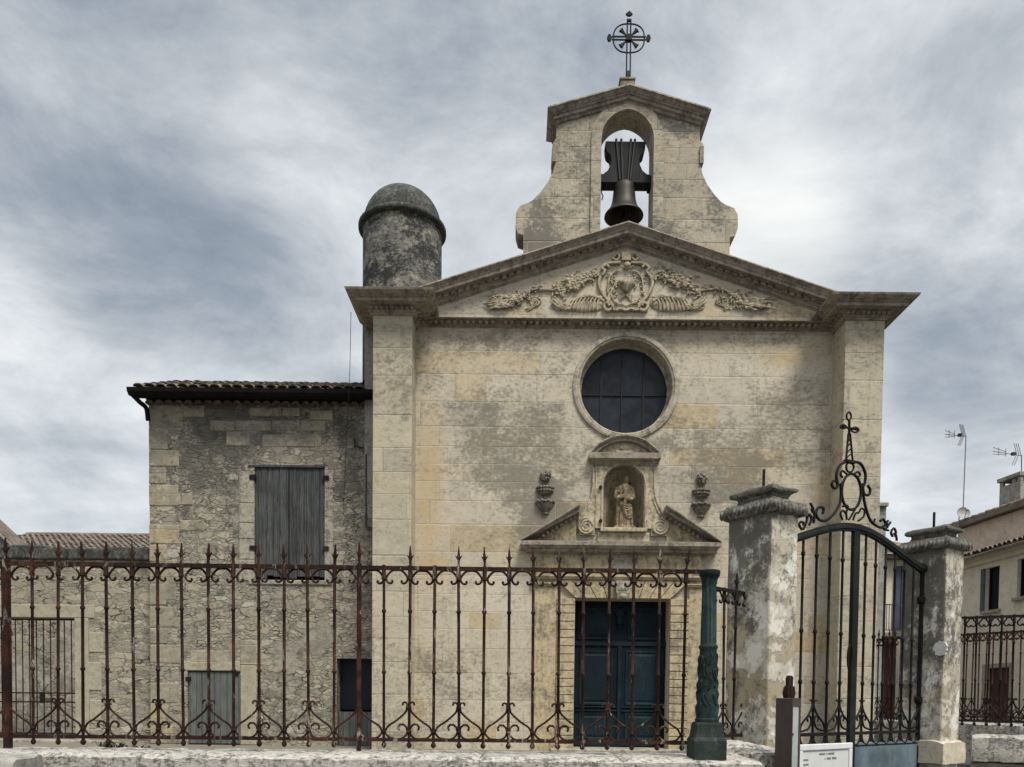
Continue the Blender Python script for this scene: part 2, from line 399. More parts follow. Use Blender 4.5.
def tiles_mat(name, cols):
    m, g = new_mat(name); P = pos(g); x, y, z = g.xyz(P)
    v = g.node('ShaderNodeTexVoronoi', {'Vector': P, 'Scale': 4.2}); r1 = g.xyz(v.outputs['Color'])[0]
    f = g.noise(P, 18, 5, .7); c = g.ramp(r1, cols); c = g.mix(g.sm(f, .45, .75, 0, .6), c, (.09,.08,.065))
    return finish(m, g, c, .9, f, .3, .01)

# ------------------------------------------------------------------ material set
FY, PY = 14.75, 14.2                                   # facade wall plane, pilaster front plane
def B_(px, py, rx, rz, s, Y=FY):                       # a stain at a place on the facade, in metres
    q = at(px, py, Y); return (q.x+Y, q.z, rx, rz, s)
M_ASH = ashlar('facade_limestone', seed=3, grime=.78, mott=.32, joint=.24, glo=.50, gw=.32, pitk=1.5, dark=(.165,.149,.116), h=.40, w=.92, bump=.32, tint=[B_(430,480,.28,1.5,.75), B_(790,352,.8,.3,.5), B_(525,362,.5,.08,.5), B_(545,640,.3,.9,.5), B_(750,480,.5,.3,.35), B_(436,570,.3,.4,.5)], bv=.07,
    blobs=[B_(510,455,1.35,1.05,.27), B_(790,430,.9,1.0,.20), B_(550,520,.8,.7,.24), B_(730,470,.9,.9,.20), B_(640,445,.9,.22,.26), B_(548,500,.35,.6,.12), B_(700,500,.3,.6,.12), B_(700,430,.5,.5,.12),
           B_(480,345,1.1,.18,.10), B_(760,340,1.3,.2,.10), B_(480,680,1.6,.8,.07), B_(500,540,1.0,.35,.12), B_(440,640,.6,1.5,.05), B_(630,335,1.6,.3,.12), B_(670,420,.25,.5,.1)],
    clean=[B_(490,372,1.9,.6,1.0), B_(740,372,1.7,.45,.9), B_(560,350,1.2,.3,.8), B_(470,600,1.2,.6,.35), B_(450,690,1.0,.6,.25), B_(600,470,.5,.6,.4), B_(628,290,2.8,.6,.9), B_(432,470,.35,1.6,.8), B_(780,540,1.0,1.2,.4)])
M_PIL = ashlar('pilaster_limestone', h=.52, w=1.6, seed=11, grime=.6, joint=.4, ochre=.1, mott=.3, glo=.53, bv=.05,
    cols=[(0,(.44,.39,.285)),(.5,(.49,.43,.31)),(1,(.40,.355,.265))],
    blobs=[B_(394,440,.12,.8,.10,PY), B_(405,430,.1,.9,.15,PY), B_(864,450,.3,.6,.10,PY), B_(850,520,.2,.6,.08,PY), B_(380,345,.3,.3,.05,PY)])
M_BEL = ashlar('belfry_limestone', h=.34, w=.62, seed=21, grime=.75, gscale=.9, ochre=.12, mott=.45, joint=.30, glo=.505, bv=.07, dark=(.11,.107,.095),
    cols=[(0,(.38,.33,.245)),(.5,(.45,.39,.29)),(1,(.32,.285,.215))],
    blobs=[B_(540,220,.35,.5,.22), B_(715,215,.35,.4,.18), B_(545,245,.7,.2,.2), B_(580,180,.3,.5,.08), B_(690,120,.4,.3,.1)])
M_CORN = stone('cornice_stone', (.35,.30,.23), (.24,.205,.16), (.07,.062,.05), .66, .47, .74, 1.5, topdark=.35)
M_RELIEF = stone('carved_stone', (.51,.432,.305), (.39,.328,.228), (.11,.092,.062), .65, .46, .72, 2.4, topdark=.10)
M_PORT = stone('portal_stone', (.51,.42,.26), (.39,.315,.195), (.14,.122,.095), .7, .46, .70, 1.5, topdark=.15)
M_NICHE = stone('niche_stone', (.54,.465,.33), (.42,.345,.225), (.14,.122,.095), .7, .46, .70, 2.2)
M_OCU = stone('oculus_stone', (.47,.415,.315), (.34,.30,.23), (.11,.10,.082), .7, .48, .72, 1.6)
M_TURRET = ashlar('turret_stone', h=.30, w=.5, seed=31, grime=1.0, gscale=1.1, joint=.06, ochre=0.0, mott=.7, bv=.02, glo=.40, gw=.20, bump=.2, dark=(.030,.031,.029),
    cols=[(0,(.17,.163,.14)),(.4,(.18,.172,.147)),(.7,(.16,.155,.135)),(1,(.20,.19,.16))])
M_DOME = stone('dome_stone', (.12,.117,.10), (.075,.074,.066), (.032,.033,.030), .85, .40, .62, 2.5)
M_DARKSTONE = stone('lichen_stone', (.25,.235,.195), (.15,.14,.115), (.045,.044,.038), .8, .46, .68, 4.0, topdark=.2)
M_VASE = stone('vase_stone', (.27,.24,.185), (.18,.16,.125), (.06,.056,.045), .75, .43, .65, 6.0)
M_RUB = rubble('annex_rubble', seed=2.0, plaster=.38, pscale=.75, grime=.82, pcol=(.29,.266,.212),
    blobs=[B_(215,460,.9,1.0,.19,15.3), B_(350,490,.35,1.2,.24,15.3), B_(300,435,1.0,.4,.17,15.3), B_(230,410,1.9,.3,.16,15.3), B_(225,600,.4,.5,.1,15.3), B_(330,600,.7,.5,.05,15.3)],
    pblobs=[B_(280,435,1.3,.5,.16,15.3), B_(240,520,.28,1.3,.25,15.3), B_(300,650,.8,.5,.16,15.3), B_(215,620,1.0,.6,-.25,15.3), B_(350,500,.35,1.0,-.2,15.3), B_(215,470,.5,.6,-.22,15.3)])
M_RUB2 = rubble('garden_rubble', su=2.7, sz=7.6, seed=6.0, plaster=.30, grime=.45,
    cols=[(.0,(.17,.155,.12)),(.25,(.29,.255,.19)),(.5,(.225,.205,.16)),(.75,(.35,.295,.205)),(1.,(.41,.365,.275))])
M_QUOIN = ashlar('quoin_stone', h=.43, w=5, seed=41, grime=.9, joint=.3, mott=.7, ochre=.3, gscale=1.1, cols=[(0,(.28,.25,.185)),(.5,(.33,.285,.195)),(1,(.245,.222,.172))])
M_SURR = stone('surround_stone', (.40,.365,.29), (.29,.265,.21), (.13,.12,.095), .75, .46, .68, 2.2)
M_BEIGE = stone('surround_beige', (.40,.355,.26), (.32,.285,.205), (.17,.155,.12), .4, .52, .78, 1.5)
M_GREYPL = stone('grey_render', (.33,.315,.27), (.25,.24,.205), (.10,.10,.09), .6, .47, .68, 1.1)
M_COPE = stone('dark_coping', (.12,.115,.095), (.075,.073,.063), (.03,.031,.028), .8, .42, .62, 3)
M_LOW = stone('bleached_limestone', (.56,.53,.47), (.39,.36,.305), (.12,.11,.09), .85, .49, .64, 5.5, bump=.8, zs=1.8)
M_TILE = tiles_mat('weathered_tiles', [(0,(.13,.105,.08)),(.4,(.20,.155,.115)),(.7,(.10,.088,.07)),(1,(.26,.21,.16))])
M_TILE2 = tiles_mat('pink_tiles', [(0,(.14,.112,.09)),(.4,(.21,.162,.128)),(.7,(.095,.08,.066)),(1,(.28,.225,.18))])
M_GLASS = plain('dark_leaded_glass', (.008,.0095,.014), (.026,.030,.038), .3, 1.3, .4, spec=.2)  # cloudy second tone paints a faint uneven reflection into the pane colour
M_LEAD = plain('window_bar', (.012,.011,.012), None, .6)
M_DOOR = iron('teal_door_paint', (.0045,.0120,.0162), (.006,.0155,.0205), (.05,.06,.06), .25, rough=.4)
M_DOOR2 = iron('teal_door_panel', (.0075,.020,.026), (.0095,.026,.033), (.06,.075,.075), .3, rough=.4)
M_SHUT = wood('weathered_shutter', (.024,.027,.027), (.125,.130,.125), .135)
M_SHUT2 = wood('weathered_hatch', (.075,.082,.075), (.17,.18,.165), .12, seed=4)
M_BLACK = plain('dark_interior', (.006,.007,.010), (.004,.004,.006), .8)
M_GUTTER = plain('dark_gutter', (.008,.007,.007), (.014,.012,.011), .7, 5, spec=.1)
M_BRONZE = plain('bell_bronze', (.045,.038,.029), (.028,.026,.021), .5, 7, .3, metal=.35)
M_OAK = wood('bell_yoke_wood', (.018,.017,.018), (.04,.038,.038), .14, seed=8)
M_IRON = iron('rusty_fence_iron', (.022,.0105,.0075), (.066,.026,.015), (.30,.25,.20), .85)
M_IRON2 = iron('dark_fence_iron', (.014,.011,.011), (.032,.020,.016), fl=0)
M_GATE = iron('gate_iron', (.009,.0095,.009), (.020,.018,.015), rough=.5)
M_GATEGREEN = iron('gate_frame_green', (.013,.017,.0145), (.024,.027,.022), rough=.45)
M_CROSS = iron('cross_iron', (.03,.028,.03), (.05,.045,.045))
M_PANEL = iron('blue_grey_panel', (.12,.165,.19), (.155,.205,.23), (.26,.28,.28), .4, rough=.4)
M_GREEN = iron('green_cast_iron', (.017,.036,.032), (.036,.064,.056), (.16,.20,.18), .5, rough=.5)
M_GREEN2 = iron('dark_green_base', (.020,.030,.026), (.040,.048,.040), (.2,.2,.18), .2, rough=.55)
M_WHITE = plain('sign_white', (.70,.70,.69), (.62,.62,.61), .5)
M_PAPER = plain('sign_paper', (.62,.62,.60), (.58,.58,.56), .6)
M_INK = plain('sign_ink', (.20,.20,.20), None, .7)
M_BROWN = plain('brown_metal', (.066,.048,.040), (.052,.039,.033), .5, 5, .06)
M_BROWN2 = iron('brown_bundle', (.035,.018,.014), (.07,.035,.026))
M_CREAM = stone('house_cream', (.74,.67,.53), (.66,.595,.465), (.28,.255,.205), .45, .52, .80, .7)
M_PINK = stone('house_pink', (.62,.48,.375), (.53,.415,.325), (.22,.185,.15), .55, .5, .78, .9)
M_BLUE = plain('blue_shutter', (.075,.088,.135), (.055,.065,.105), .6)
M_DARKRED = plain('dark_red_door', (.055,.018,.015), (.04,.014,.012), .6)
M_GALV = plain('antenna_metal', (.20,.20,.21), None, .5, metal=.5)
M_DISH = plain('dish_metal', (.36,.35,.34), (.30,.29,.28), .6)
M_PIER = plaster_pier('pier_limewash', .80, at(740,690,9).z, at(740,545,9).z)
M_PIER2 = plaster_pier('pier_limewash_dark', .82, at(940,715,11.1).z, at(940,640,11.1).z)
M_CABLE = plain('cable', (.03,.03,.03), None, .6)
M_LEAF = plain('weed_leaf', (.035,.05,.018), (.05,.06,.025), .8)
M_ASPHALT = plain('street_asphalt', (.055,.054,.052), (.042,.042,.04), .9, 3, .3)
M_GRAVEL = plain('court_gravel', (.20,.18,.145), (.15,.135,.105), .95, 2, .4)

# ------------------------------------------------------------------ ground
def sheet(name, prof, x0, x1, mat):
    b = MB(); b.rings([[(x0,y,z) for y,z in prof],[(x1,y,z) for y,z in prof]], cap=False, closed=False)
    o = b.build(name, mat); o['kind'] = 'structure'; return o
GZ = at(628, 751, FY).z                                        # courtyard level at the church door
sheet('street', [(-300,0),(-40,0),(2,0),(5,.32),(7.2,.52),(9,GZ-.06),(30,GZ-.06),(900,GZ-.06)], -500, 500, M_ASPHALT)
sheet('courtyard', [(8.2,GZ-.02),(14.5,GZ-.004),(18,GZ-.004)], -16, 2.2, M_GRAVEL)

# ------------------------------------------------------------------ church
XC = PX(628, 400, FY)
XC = (PX(628,221,14.45)+XC)/2 - .032
church = thing('church', 'pale stone chapel with round window, carved pediment and open bell gable', 'church', (XC, FY, GZ))
PHW = .355
XL = (PX(394,450,PY)); XR = (PX(864,450,PY)); SP = (XR-XL)/2; XL, XR = XC-SP, XC+SP
z_cb = PZ(628, 318, PY); z_ct = PZ(628, 289, 13.77)
ZT = PZ(629, 220.5, 14.45)                                    # pediment apex, top of raking cornice
SL = .318
def rake(x): return ZT - SL*abs(x-XC)
z_hc = PZ(628, 329.5, FY)                                     # underside of horizontal cornice
z_ht = PZ(628, 318.5, 14.52)                                  # its top edge

def ocu(px, py): return at(px, py, FY)
oc = ocu(626, 386.5); r_out = (PX(679.5,386,FY)-PX(572.5,386,FY))/2; r_in = r_out*.865
n_l, n_r = PX(603,500,FY), PX(643.5,500,FY); n_top = PZ(624,466,FY); n_bot = PZ(624,529,FY); n_c = (n_l+n_r)/2; n_w = (n_r-n_l)/2
d_l, d_r = PX(574,680,FY), PX(668.6,680,FY); d_top = PZ(621,599,FY)

b = MB()
x0, x1 = XL-PHW+.03, XR+PHW-.03
b.prism([(x0,GZ-.2),(x1,GZ-.2),(x1,rake(x1)-.06),(XC,ZT-.06),(x0,rake(x0)-.06)], FY, FY+.75)
wall = b.build('facade_wall', M_ASH, church)
wc = []
mb = MB(Matrix.Translation(-wloc(church)))
mb.prism([(x,z) for x,z in arc(oc.x, oc.z, r_in, 0, 360, 64)[:-1]], FY-.5, FY+.32); wc.append(cutter(mb))
mb = MB(Matrix.Translation(-wloc(church)))
mb.prism([(d_l,GZ-.01),(d_r,GZ-.01),(d_r,d_top),(d_l,d_top)], FY-.5, FY+.5); wc.append(cutter(mb))
mb = MB(Matrix.Translation(-wloc(church)))                     # niche: half cylinder with a half dome
zs = n_top-n_w
mb.lathe([(n_w,n_bot),(n_w,zs)]+[(n_w*math.cos(R(a)), zs+n_w*math.sin(R(a))) for a in (15,30,45,60,75,87)], (n_c,FY,0), 32); wc.append(cutter(mb))
for c in wc: c.location = church.location
cut(wall, wc)
wall.data.materials.append(stone('niche_lining', (.43,.35,.235), (.33,.26,.165), (.12,.10,.07), .7, .47, .68, 2.0))
wo = wloc(wall)
for f_ in wall.data.polygons:
    q = f_.center+wo
    if q.y > FY+.004 and abs(q.x-n_c) < n_w+.02 and n_bot-.05 < q.z < n_top+.02: f_.material_index = 1
# nave behind the facade
b = MB(); b.box(x0+.12, x1-.12, FY+.75, FY+13, GZ-.2, rake(x0)-.5); b.build('side_wall', M_GREYPL, church)
b = MB(); b.prism([(x0-.2,rake(x0)-.5),(x1+.2,rake(x1)-.5),(XC,ZT-.35)], FY+.76, FY+13.3); b.build('roof', M_TILE, church)

# pilasters with their capitals
CAP = [(0,0),(.03,0),(.035,.035),(.05,.04),(.075,.065),(.075,.125),(.11,.13),(.115,.15),(.28,.155),(.285,.215),(.315,.225),(.325,.24),(.36,.255),(.405,.295),(.415,.30),(.43,.345),(.10,.37)]
ks = (z_ct-z_cb)/.345
for xm in (XL, XR):
    b = MB(); b.box(xm-PHW, xm+PHW, PY, FY+.004, GZ-.2, z_cb+.01); p = b.build('pilaster', M_PIL, church, bevel=.012)
    b = MB(); b.rect([(xm-PHW-o, xm+PHW+o, PY-o, FY+.30, z_cb+v*ks) for o, v in CAP])
    c = b.build('capital', M_CORN, p, bevel=.004)
    b = MB(); n = 9                                            # dentils under the corona, worn and uneven
    for i in range(n):
        t = xm-PHW-.06+(2*PHW+.12)*(i+.5)/n; hh = random.uniform(.7,1)
        b.box(t-.028, t+.028, PY-.135, PY-.07, z_cb+(.125-.055*hh)*ks, z_cb+.127*ks)
    for sx in (-1, 1):
        for i in range(5):
            t = PY+.02+i*.115; xx = xm+sx*(PHW+.10)
            b.box(xx-.035, xx+.035, t-.03, t+.03, z_cb+.07*ks, z_cb+.127*ks)
    b.build('dentil_band', M_CORN, p)
b = MB(); xx = XR-.18; b.box(xx-.38, xx+.40, PY+.05, PY+.6, z_ct+.01, z_ct+.14); b.build('cap_slab', M_DARKSTONE, church)

# raking and horizontal cornices of the pediment
def chevron(b, hw, y_f, y_b, prof, side=1.0, rk=rake):
    rs = []
    for o, v in prof:
        e = hw+o*side; yb = y_b+o*side if side else y_b
        rs.append([(XC-e,y_f-o,rk(XC-e)+v),(XC,y_f-o,rk(XC)+v),(XC+e,y_f-o,rk(XC+e)+v),(XC+e,yb,rk(XC+e)+v),(XC,yb,rk(XC)+v),(XC-e,yb,rk(XC-e)+v)])
    vv = [[b.v(q) for q in r] for r in rs]
    for a, c in zip(vv, vv[1:]):
        for i in range(6): b.f([a[i], a[(i+1)%6], c[(i+1)%6], c[i]])
    for a in (vv[0], vv[-1]): b.f([a[0],a[1],a[4],a[5]]); b.f([a[1],a[2],a[3],a[4]])
hwr = SP-PHW+.42
b = MB(); chevron(b, hwr, FY, FY+.9, [(.30,.0),(.31,-.03),(.29,-.045),(.255,-.085),(.25,-.10),(.245,-.115),(.235,-.12),(.23,-.175),(.085,-.18),(.08,-.245),(.055,-.25),(.05,-.285),(.025,-.295),(.012,-.315)], side=0)
rk = b.build('raking_cornice', M_CORN, church, bevel=.004)
b = MB()
for sx in (-1, 1):
    t = .12
    while t < SP-PHW+.1:
        if random.random() > .06:
            xa = XC+sx*(t-.04); xb = XC+sx*(t+.04); za, zb = rake(xa)-.19, rake(xb)-.19; hgt = random.uniform(.02,.06)
            b.rings([[(xa,FY-.135,za-hgt),(xb,FY-.135,zb-hgt),(xb,FY-.07,zb-hgt),(xa,FY-.07,za-hgt)],[(xa,FY-.135,za+.012),(xb,FY-.135,zb+.012),(xb,FY-.07,zb+.012),(xa,FY-.07,za+.012)]])
        t += .135
b.build('dentil_band', M_CORN, rk)
b = MB(); hx = SP-PHW+.02
b.rings([[(XC-hx,FY-o,z_hc+v),(XC+hx,FY-o,z_hc+v),(XC+hx,FY+.1,z_hc+v),(XC-hx,FY+.1,z_hc+v)] for o, v in
    [(.01,0),(.03,.01),(.035,.03),(.05,.035),(.06,.075),(.07,.08),(.19,.085),(.195,z_ht-z_hc-.015),(.22,z_ht-z_hc),(.0,z_ht-z_hc+.03)]])
hc = b.build('cornice', M_CORN, church, bevel=.003)
b = MB(); t = XC-hx+.05
while t < XC+hx-.03:
    if random.random() > .07: b.box(t-.030, t+.030, FY-.15, FY-.045, z_hc+.022+random.uniform(0,.015), z_hc+.0795)
    t += .118
b.build('dentil_band', M_CORN, hc)

# carved tympanum
rel = thing('carved_relief', '', '', (XC, FY, z_ht)); del rel['label'], rel['category'], rel['kind']
rel.parent = church; rel.location = (0, 0, z_ht-GZ)
def T(px, py, o=0.0): q = at(px, py, FY-.01); return (q.x, FY-.01-o, q.z)
def Z3(cx, cy, s, pts, o=.02): return [T(cx+a/s, cy+c/s, o) for a, c in pts]
b = MB()                                                       # cartouche, zoom 3: px = 545 + x/6.4, py = 240 + y/6.4
q3 = lambda pts, o=.03: bez([T(545+a/6.4, 240+c/6.4, o) for a, c in pts], 6)
for fx in (0, 1):
    X_ = (lambda a: 1030-a) if fx else (lambda a: a)
    f3 = lambda pts, o=.03: q3([(X_(a), c) for a, c in pts], o)
    b.tube(f3([(355,232),(345,290),(375,360),(420,410),(430,440),(395,455),(375,425),(398,405),(412,428)]), .035)
    b.tube(f3([(362,235),(380,205),(365,185),(385,160),(410,180)]), .03)
    b.tube(f3([(480,150),(430,152),(395,158),(370,178)]), .032)
    b.tube(f3([(430,118),(455,135),(475,112),(455,95),(440,112)]), .024)
    b.tube(f3([(420,440),(450,452),(480,445),(515,455)]), .035)
    b.tube(f3([(400,340),(410,250),(440,210),(470,200)], .02), .02)
    b.tube(f3([(420,350),(450,400),(515,425)], .02), .02)
    for k in range(34):
        a, c = 415+random.uniform(-25,45), 225+k*5.6; b.ball(T(545+X_(a)/6.4, 240+c/6.4, .01), random.uniform(.018,.03), (1,.8,1), 1)
b.build('cartouche', M_RELIEF, rel, smooth=60)
b = MB(); b.box(T(545+490/6.4,260)[0], T(545+548/6.4,260)[0], FY-.07, FY+.02, T(628,240+138/6.4)[2], T(628,240+85/6.4)[2])
b.ball(T(628,252.5,.03), .045, (1,.7,1), 2); b.ball(T(627,266,.05), .06, (1.1,.6,.9), 2)
for k in range(8): b.ball(T(621+k*1.7, 269.5+abs(k-3.5)*-.6, .04), .022, (1,.7,1), 1)
b.build('crown', M_RELIEF, rel, smooth=60)
hp = []
for i in range(40):
    t = 2*math.pi*i/40; hp.append((16*math.sin(t)**3, 13*math.cos(t)-5*math.cos(2*t)-2*math.cos(3*t)-math.cos(4*t)))
hq = T(545+518/6.4, 240+290/6.4)
b = MB(); b.dome([(hq[0]+a*.0102, hq[2]+c*.0102) for a, c in hp], FY-.01, .13, (1,.96,.88,.75,.55,.3,.05)); b.build('heart', M_RELIEF, rel, smooth=60)
b = MB()
for sx in (-1, 1): b.rings([[T(545+515/6.4, 240+355/6.4, .04), T(545+(515+sx*48)/6.4, 240+350/6.4, .0), T(545+(515+sx*40)/6.4, 240+398/6.4, .0)], [T(545+515/6.4, 240+350/6.4, -.02), T(545+(515+sx*48)/6.4, 240+345/6.4, -.02), T(545+(515+sx*40)/6.4, 240+402/6.4, -.02)]])
b.build('ribbon', M_RELIEF, rel)
for fx in (0, 1):
    X_ = (lambda a: 2*628.3-a) if fx else (lambda a: a)
    b = MB()                                                   # feathered horn beside the cartouche
    def wing(pts, r, o=.03): b.tube(bez([T(X_(a), c, o) for a, c in pts], 5), r)
    for k in range(11):
        xa = 601-k*3.7; top = 296.5+max(0, k-5)*.9
        wing([(xa+4.5, top+.8), (xa+.2, top+1.6), (xa-3.2, top+6), (xa-4.2-.25*k, 312-.12*k)] if k < 9 else [(xa+3, 303+k*.3),(xa-3, 306),(xa-7, 308)], [.010]+[.020]*6+[.026]*8+[.012] if k < 9 else .024)
    for k in range(5): wing([(569,309.5-k*.9),(560,308.5-k*1.6),(551+k*.8,302.5-k*1.2+ (k%2))], .018)
    wing([(604,302),(598,298.5),(590,297),(580,298.5),(572,302)], .03)
    b.ball(T(X_(584), 306, -.01), 1, (.42,.05,.115), 3); b.ball(T(X_(601), 303.5, -.01), 1, (.12,.05,.09), 2); b.ball(T(X_(562), 307.5, -.01), 1, (.20,.045,.07), 2)
    b.build('feathered_horn', M_RELIEF, rel, smooth=60)
    b = MB()                                                   # garland of fruit and leaves
    cr = random.Random(5+fx)
    gl = [(602,277),(592,276),(584,279),(577,284),(570,289),(558,291),(547,290),(538,289),(531,291),(524,296),(516,300)]
    wing2 = bez([T(X_(a), c, .02) for a, c in gl], 5); b.tube(wing2, .022)
    for cx_, cy_, sp_, n_, r_ in ((573,284,9,60,.052),(582,279,7,34,.042),(507,303,10,50,.048),(519,299,8,34,.042),(557,290,9,24,.032),(537,290,6,20,.03),(594,275,6,18,.035)):
        for i in range(n_):
            a, c = cr.gauss(0,.5)*sp_, cr.gauss(0,.45)*sp_*.62
            b.ball(T(X_(cx_+a), cy_+c, cr.uniform(.01,.05)), r_*cr.uniform(.45,.9), (cr.uniform(.8,1.3),.8,cr.uniform(.8,1.2)), 2)
    for i in range(130):                                        # leaves
        a0 = cr.choice([(573,282),(582,278),(512,302),(522,297),(560,290),(592,275)])
        a, c = a0[0]+cr.gauss(0,7), a0[1]+cr.gauss(0,3.4)
        b.ball(T(X_(a), c, .02), .062, (1,.3,.26), 1, cr.uniform(-1.4,1.4))
    b.build('fruit_garland', M_RELIEF, rel, smooth=60)
    b = MB()                                                   # wheat ears at the outer end
    for k in range(30):
        a0 = (512+cr.uniform(-9,4), 303+cr.uniform(-3.5,4)); an = cr.uniform(-.55,.38); ln = cr.uniform(8,24)
        ln = min(ln*1.15, a0[0]-480); cv_ = cr.uniform(-2.2,2.2)
        b.tube(bez([T(X_(a0[0]), a0[1], .01), T(X_(a0[0]-ln*.35), a0[1]-ln*.3*an+cv_, .05), T(X_(a0[0]-ln*.7), a0[1]-ln*.45*an-cv_*.5, .05), T(X_(a0[0]-ln), a0[1]-ln*an*.5+cv_*.6, .02)], 4), [.010]+[.017]*8+[.013]*3+[.006])
    for k in range(8):
        b.tube(bez([T(X_(533+cr.uniform(-3,3)), 296, .0), T(X_(530+k*1.6), 302+cr.uniform(-2,2), .01), T(X_(533-k*1.1), 309+cr.uniform(-2,2), .0)], 4), .012)
    b.build('wheat_sheaf', M_RELIEF, rel, smooth=60)

# oculus
b = MB()
prof = [(r_out,.0),(r_out-.01,-.035),(r_out-.05,-.05),(r_out-.09,-.045),(r_in+.055,-.025),(r_in+.02,-.03),(r_in,-.015),(r_in-.004,.255),(r_in-.05,.26),(r_in-.05,.31),(r_out,.31)]
n = 72; rs = []
for r_, o_ in prof: rs.append([(oc.x+r_*math.cos(2*math.pi*k/n), FY+o_-.002, oc.z+r_*math.sin(2*math.pi*k/n)) for k in range(n)])
b.rings(rs[:8]+rs[8:10], cap=False)
ofr = b.build('round_window_frame', M_OCU, church, smooth=35)
b = MB(); b.prism(arc(oc.x, oc.z, r_in-.01, 0, 360, 64)[:-1], FY+.285, FY+.30); gl_ = b.build('pane', M_GLASS, ofr)
b = MB()
for px in (601, 621.5, 643.5):
    xx = PX(px, 390, FY+.27); hh = math.sqrt(max(.01, (r_in-.02)**2-(xx-oc.x)**2)); w_ = .016 if px != 621.5 else .009
    b.box(xx-w_, xx+w_, FY+.262, FY+.282, oc.z-hh, oc.z+hh)
zz_ = PZ(622, 397.5, FY+.37); hh = math.sqrt((r_in-.02)**2-(zz_-oc.z)**2); b.box(oc.x-hh, oc.x+hh, FY+.259, FY+.280, zz_-.009, zz_+.009)
b.build('glazing_bar', M_LEAD, ofr)

# niche with its frame, scrolls and little curved pediment
nch = thing('niche', '', '', (n_c, FY, n_bot)); del nch['label'], nch['category'], nch['kind']; nch.parent = church; nch.location = (n_c-XC, 0, n_bot-GZ)
def N(px, py): q = at(px, py, FY-.05); return (q.x, q.z)
fl, fr = N(595.5,500)[0], N(651.5,500)[0]; ft = N(624,461)[1]; fc = n_c
ia = arc(n_c, zs, n_w+.002, 0, 180, 24)
b = MB()                                                       # frame plate with arched opening, as two side strips and a head
b.prism([(fl,n_bot),(n_l-.002,n_bot),(n_l-.002,zs),(fl,zs)], FY-.07, FY+.01)
b.prism([(n_r+.002,n_bot),(fr,n_bot),(fr,zs),(n_r+.002,zs)], FY-.07, FY+.01)
for (a, c), (a2, c2) in zip(ia, ia[1:]):
    o1 = lambda a, c: (a, ft)
    b.rings([[(a,FY-.07,c),(a,FY-.07,ft),(a2,FY-.07,ft),(a2,FY-.07,c2)],[(a,FY+.01,c),(a,FY+.01,ft),(a2,FY+.01,ft),(a2,FY+.01,c2)]])
b.box(fl, ia[-1][0], FY-.07, FY+.01, zs, ft); b.box(ia[0][0], fr, FY-.07, FY+.01, zs, ft)
bmesh.ops.remove_doubles(b.bm, verts=b.bm.verts[:], dist=.0005)
b.build('frame', M_NICHE, nch)
b = MB(); b.tube([(x, FY-.075, z) for x, z in [(n_l-.03,n_bot)]+list(reversed(arc(n_c, zs, n_w+.03, 0, 180, 24)))+[(n_r+.03,n_bot)]], .018); b.build('arch_moulding', M_NICHE, nch, smooth=60)
b = MB(); b.box(N(600.5,500)[0], N(647,500)[0], FY-.14, FY+.35, n_bot-.075, n_bot); b.build('sill', M_NICHE, nch, bevel=.012)
b = MB(); b.box(N(598,500)[0], N(650,500)[0], FY-.06, FY+.01, n_bot-.30, n_bot-.077); b.build('apron', M_NICHE, nch, bevel=.01)
cl_, cr_ = N(588.5,458)[0], N(660,458)[0]; cz0 = N(624,461.5)[1]; cz1 = N(624,455.5)[1]
b = MB(); b.rings([[(cl_+i,FY-o,cz0+v),(cr_-i,FY-o,cz0+v),(cr_-i,FY+.01,cz0+v),(cl_+i,FY+.01,cz0+v)] for i,o,v in [(.13,.08,-.09),(.11,.11,-.05),(.06,.14,-.02),(.05,.18,.0),(.0,.20,.02),(.0,.20,cz1-cz0),(.02,.18,cz1-cz0+.02)]])
b.build('cornice', M_CORN, nch, bevel=.004)
ah = N(624,436.5)[1]-cz1; hw_ = (cr_-cl_)/2
Rr = (hw_**2+ah**2)/(2*ah); a_ = math.degrees(math.asin(hw_/Rr)); cc = (cl_+cr_)/2
b = MB()
def segarc(r): return arc(cc, cz1+ah-Rr, r, 90+a_*.985, 90-a_*.985, 24)
prof = [(Rr,-.17),(Rr-.02,-.18),(Rr-.05,-.15),(Rr-.055,-.125),(Rr-.10,-.12),(Rr-.105,-.04),(Rr-.12,-.03),(Rr-.12,.0),(Rr,.0)]
vv = [[b.v((x, FY+o, z)) for x, z in segarc(r)] for r, o in prof]
for a, c in zip(vv, vv[1:]+vv[:1]):
    for i in range(len(a)-1): b.f([a[i],a[i+1],c[i+1],c[i]])
for e in (0,-1): b.f([r[e] for r in vv])
b.build('curved_pediment', M_CORN, nch, smooth=30)
b = MB(); b.prism([(x,z) for x,z in segarc(Rr-.11)]+[(cr_-.04,cz1+.002),(cl_+.04,cz1+.002)], FY-.03, FY+.01)
b.box(cc-.16, cc+.16, FY-.06, FY-.028, cz1+.02, cz1+.09); b.ball((cc,FY-.04,cz1+.15), .06, (1.6,.5,1)); b.build('carved_tympanum', M_NICHE, nch, smooth=50)
for py in (488, 521.5):
    q = N(600.3, py); b = MB(); b.rings([[(q[0]+.035*math.cos(t),FY-.12,q[1]+.035*math.sin(t)) for t in [2*math.pi*i/10 for i in range(10)]],[(q[0]+.03*math.cos(t),FY-.06,q[1]+.03*math.sin(t)) for t in [2*math.pi*i/10 for i in range(10)]]]); b.build('iron_stud', M_IRON2, nch)
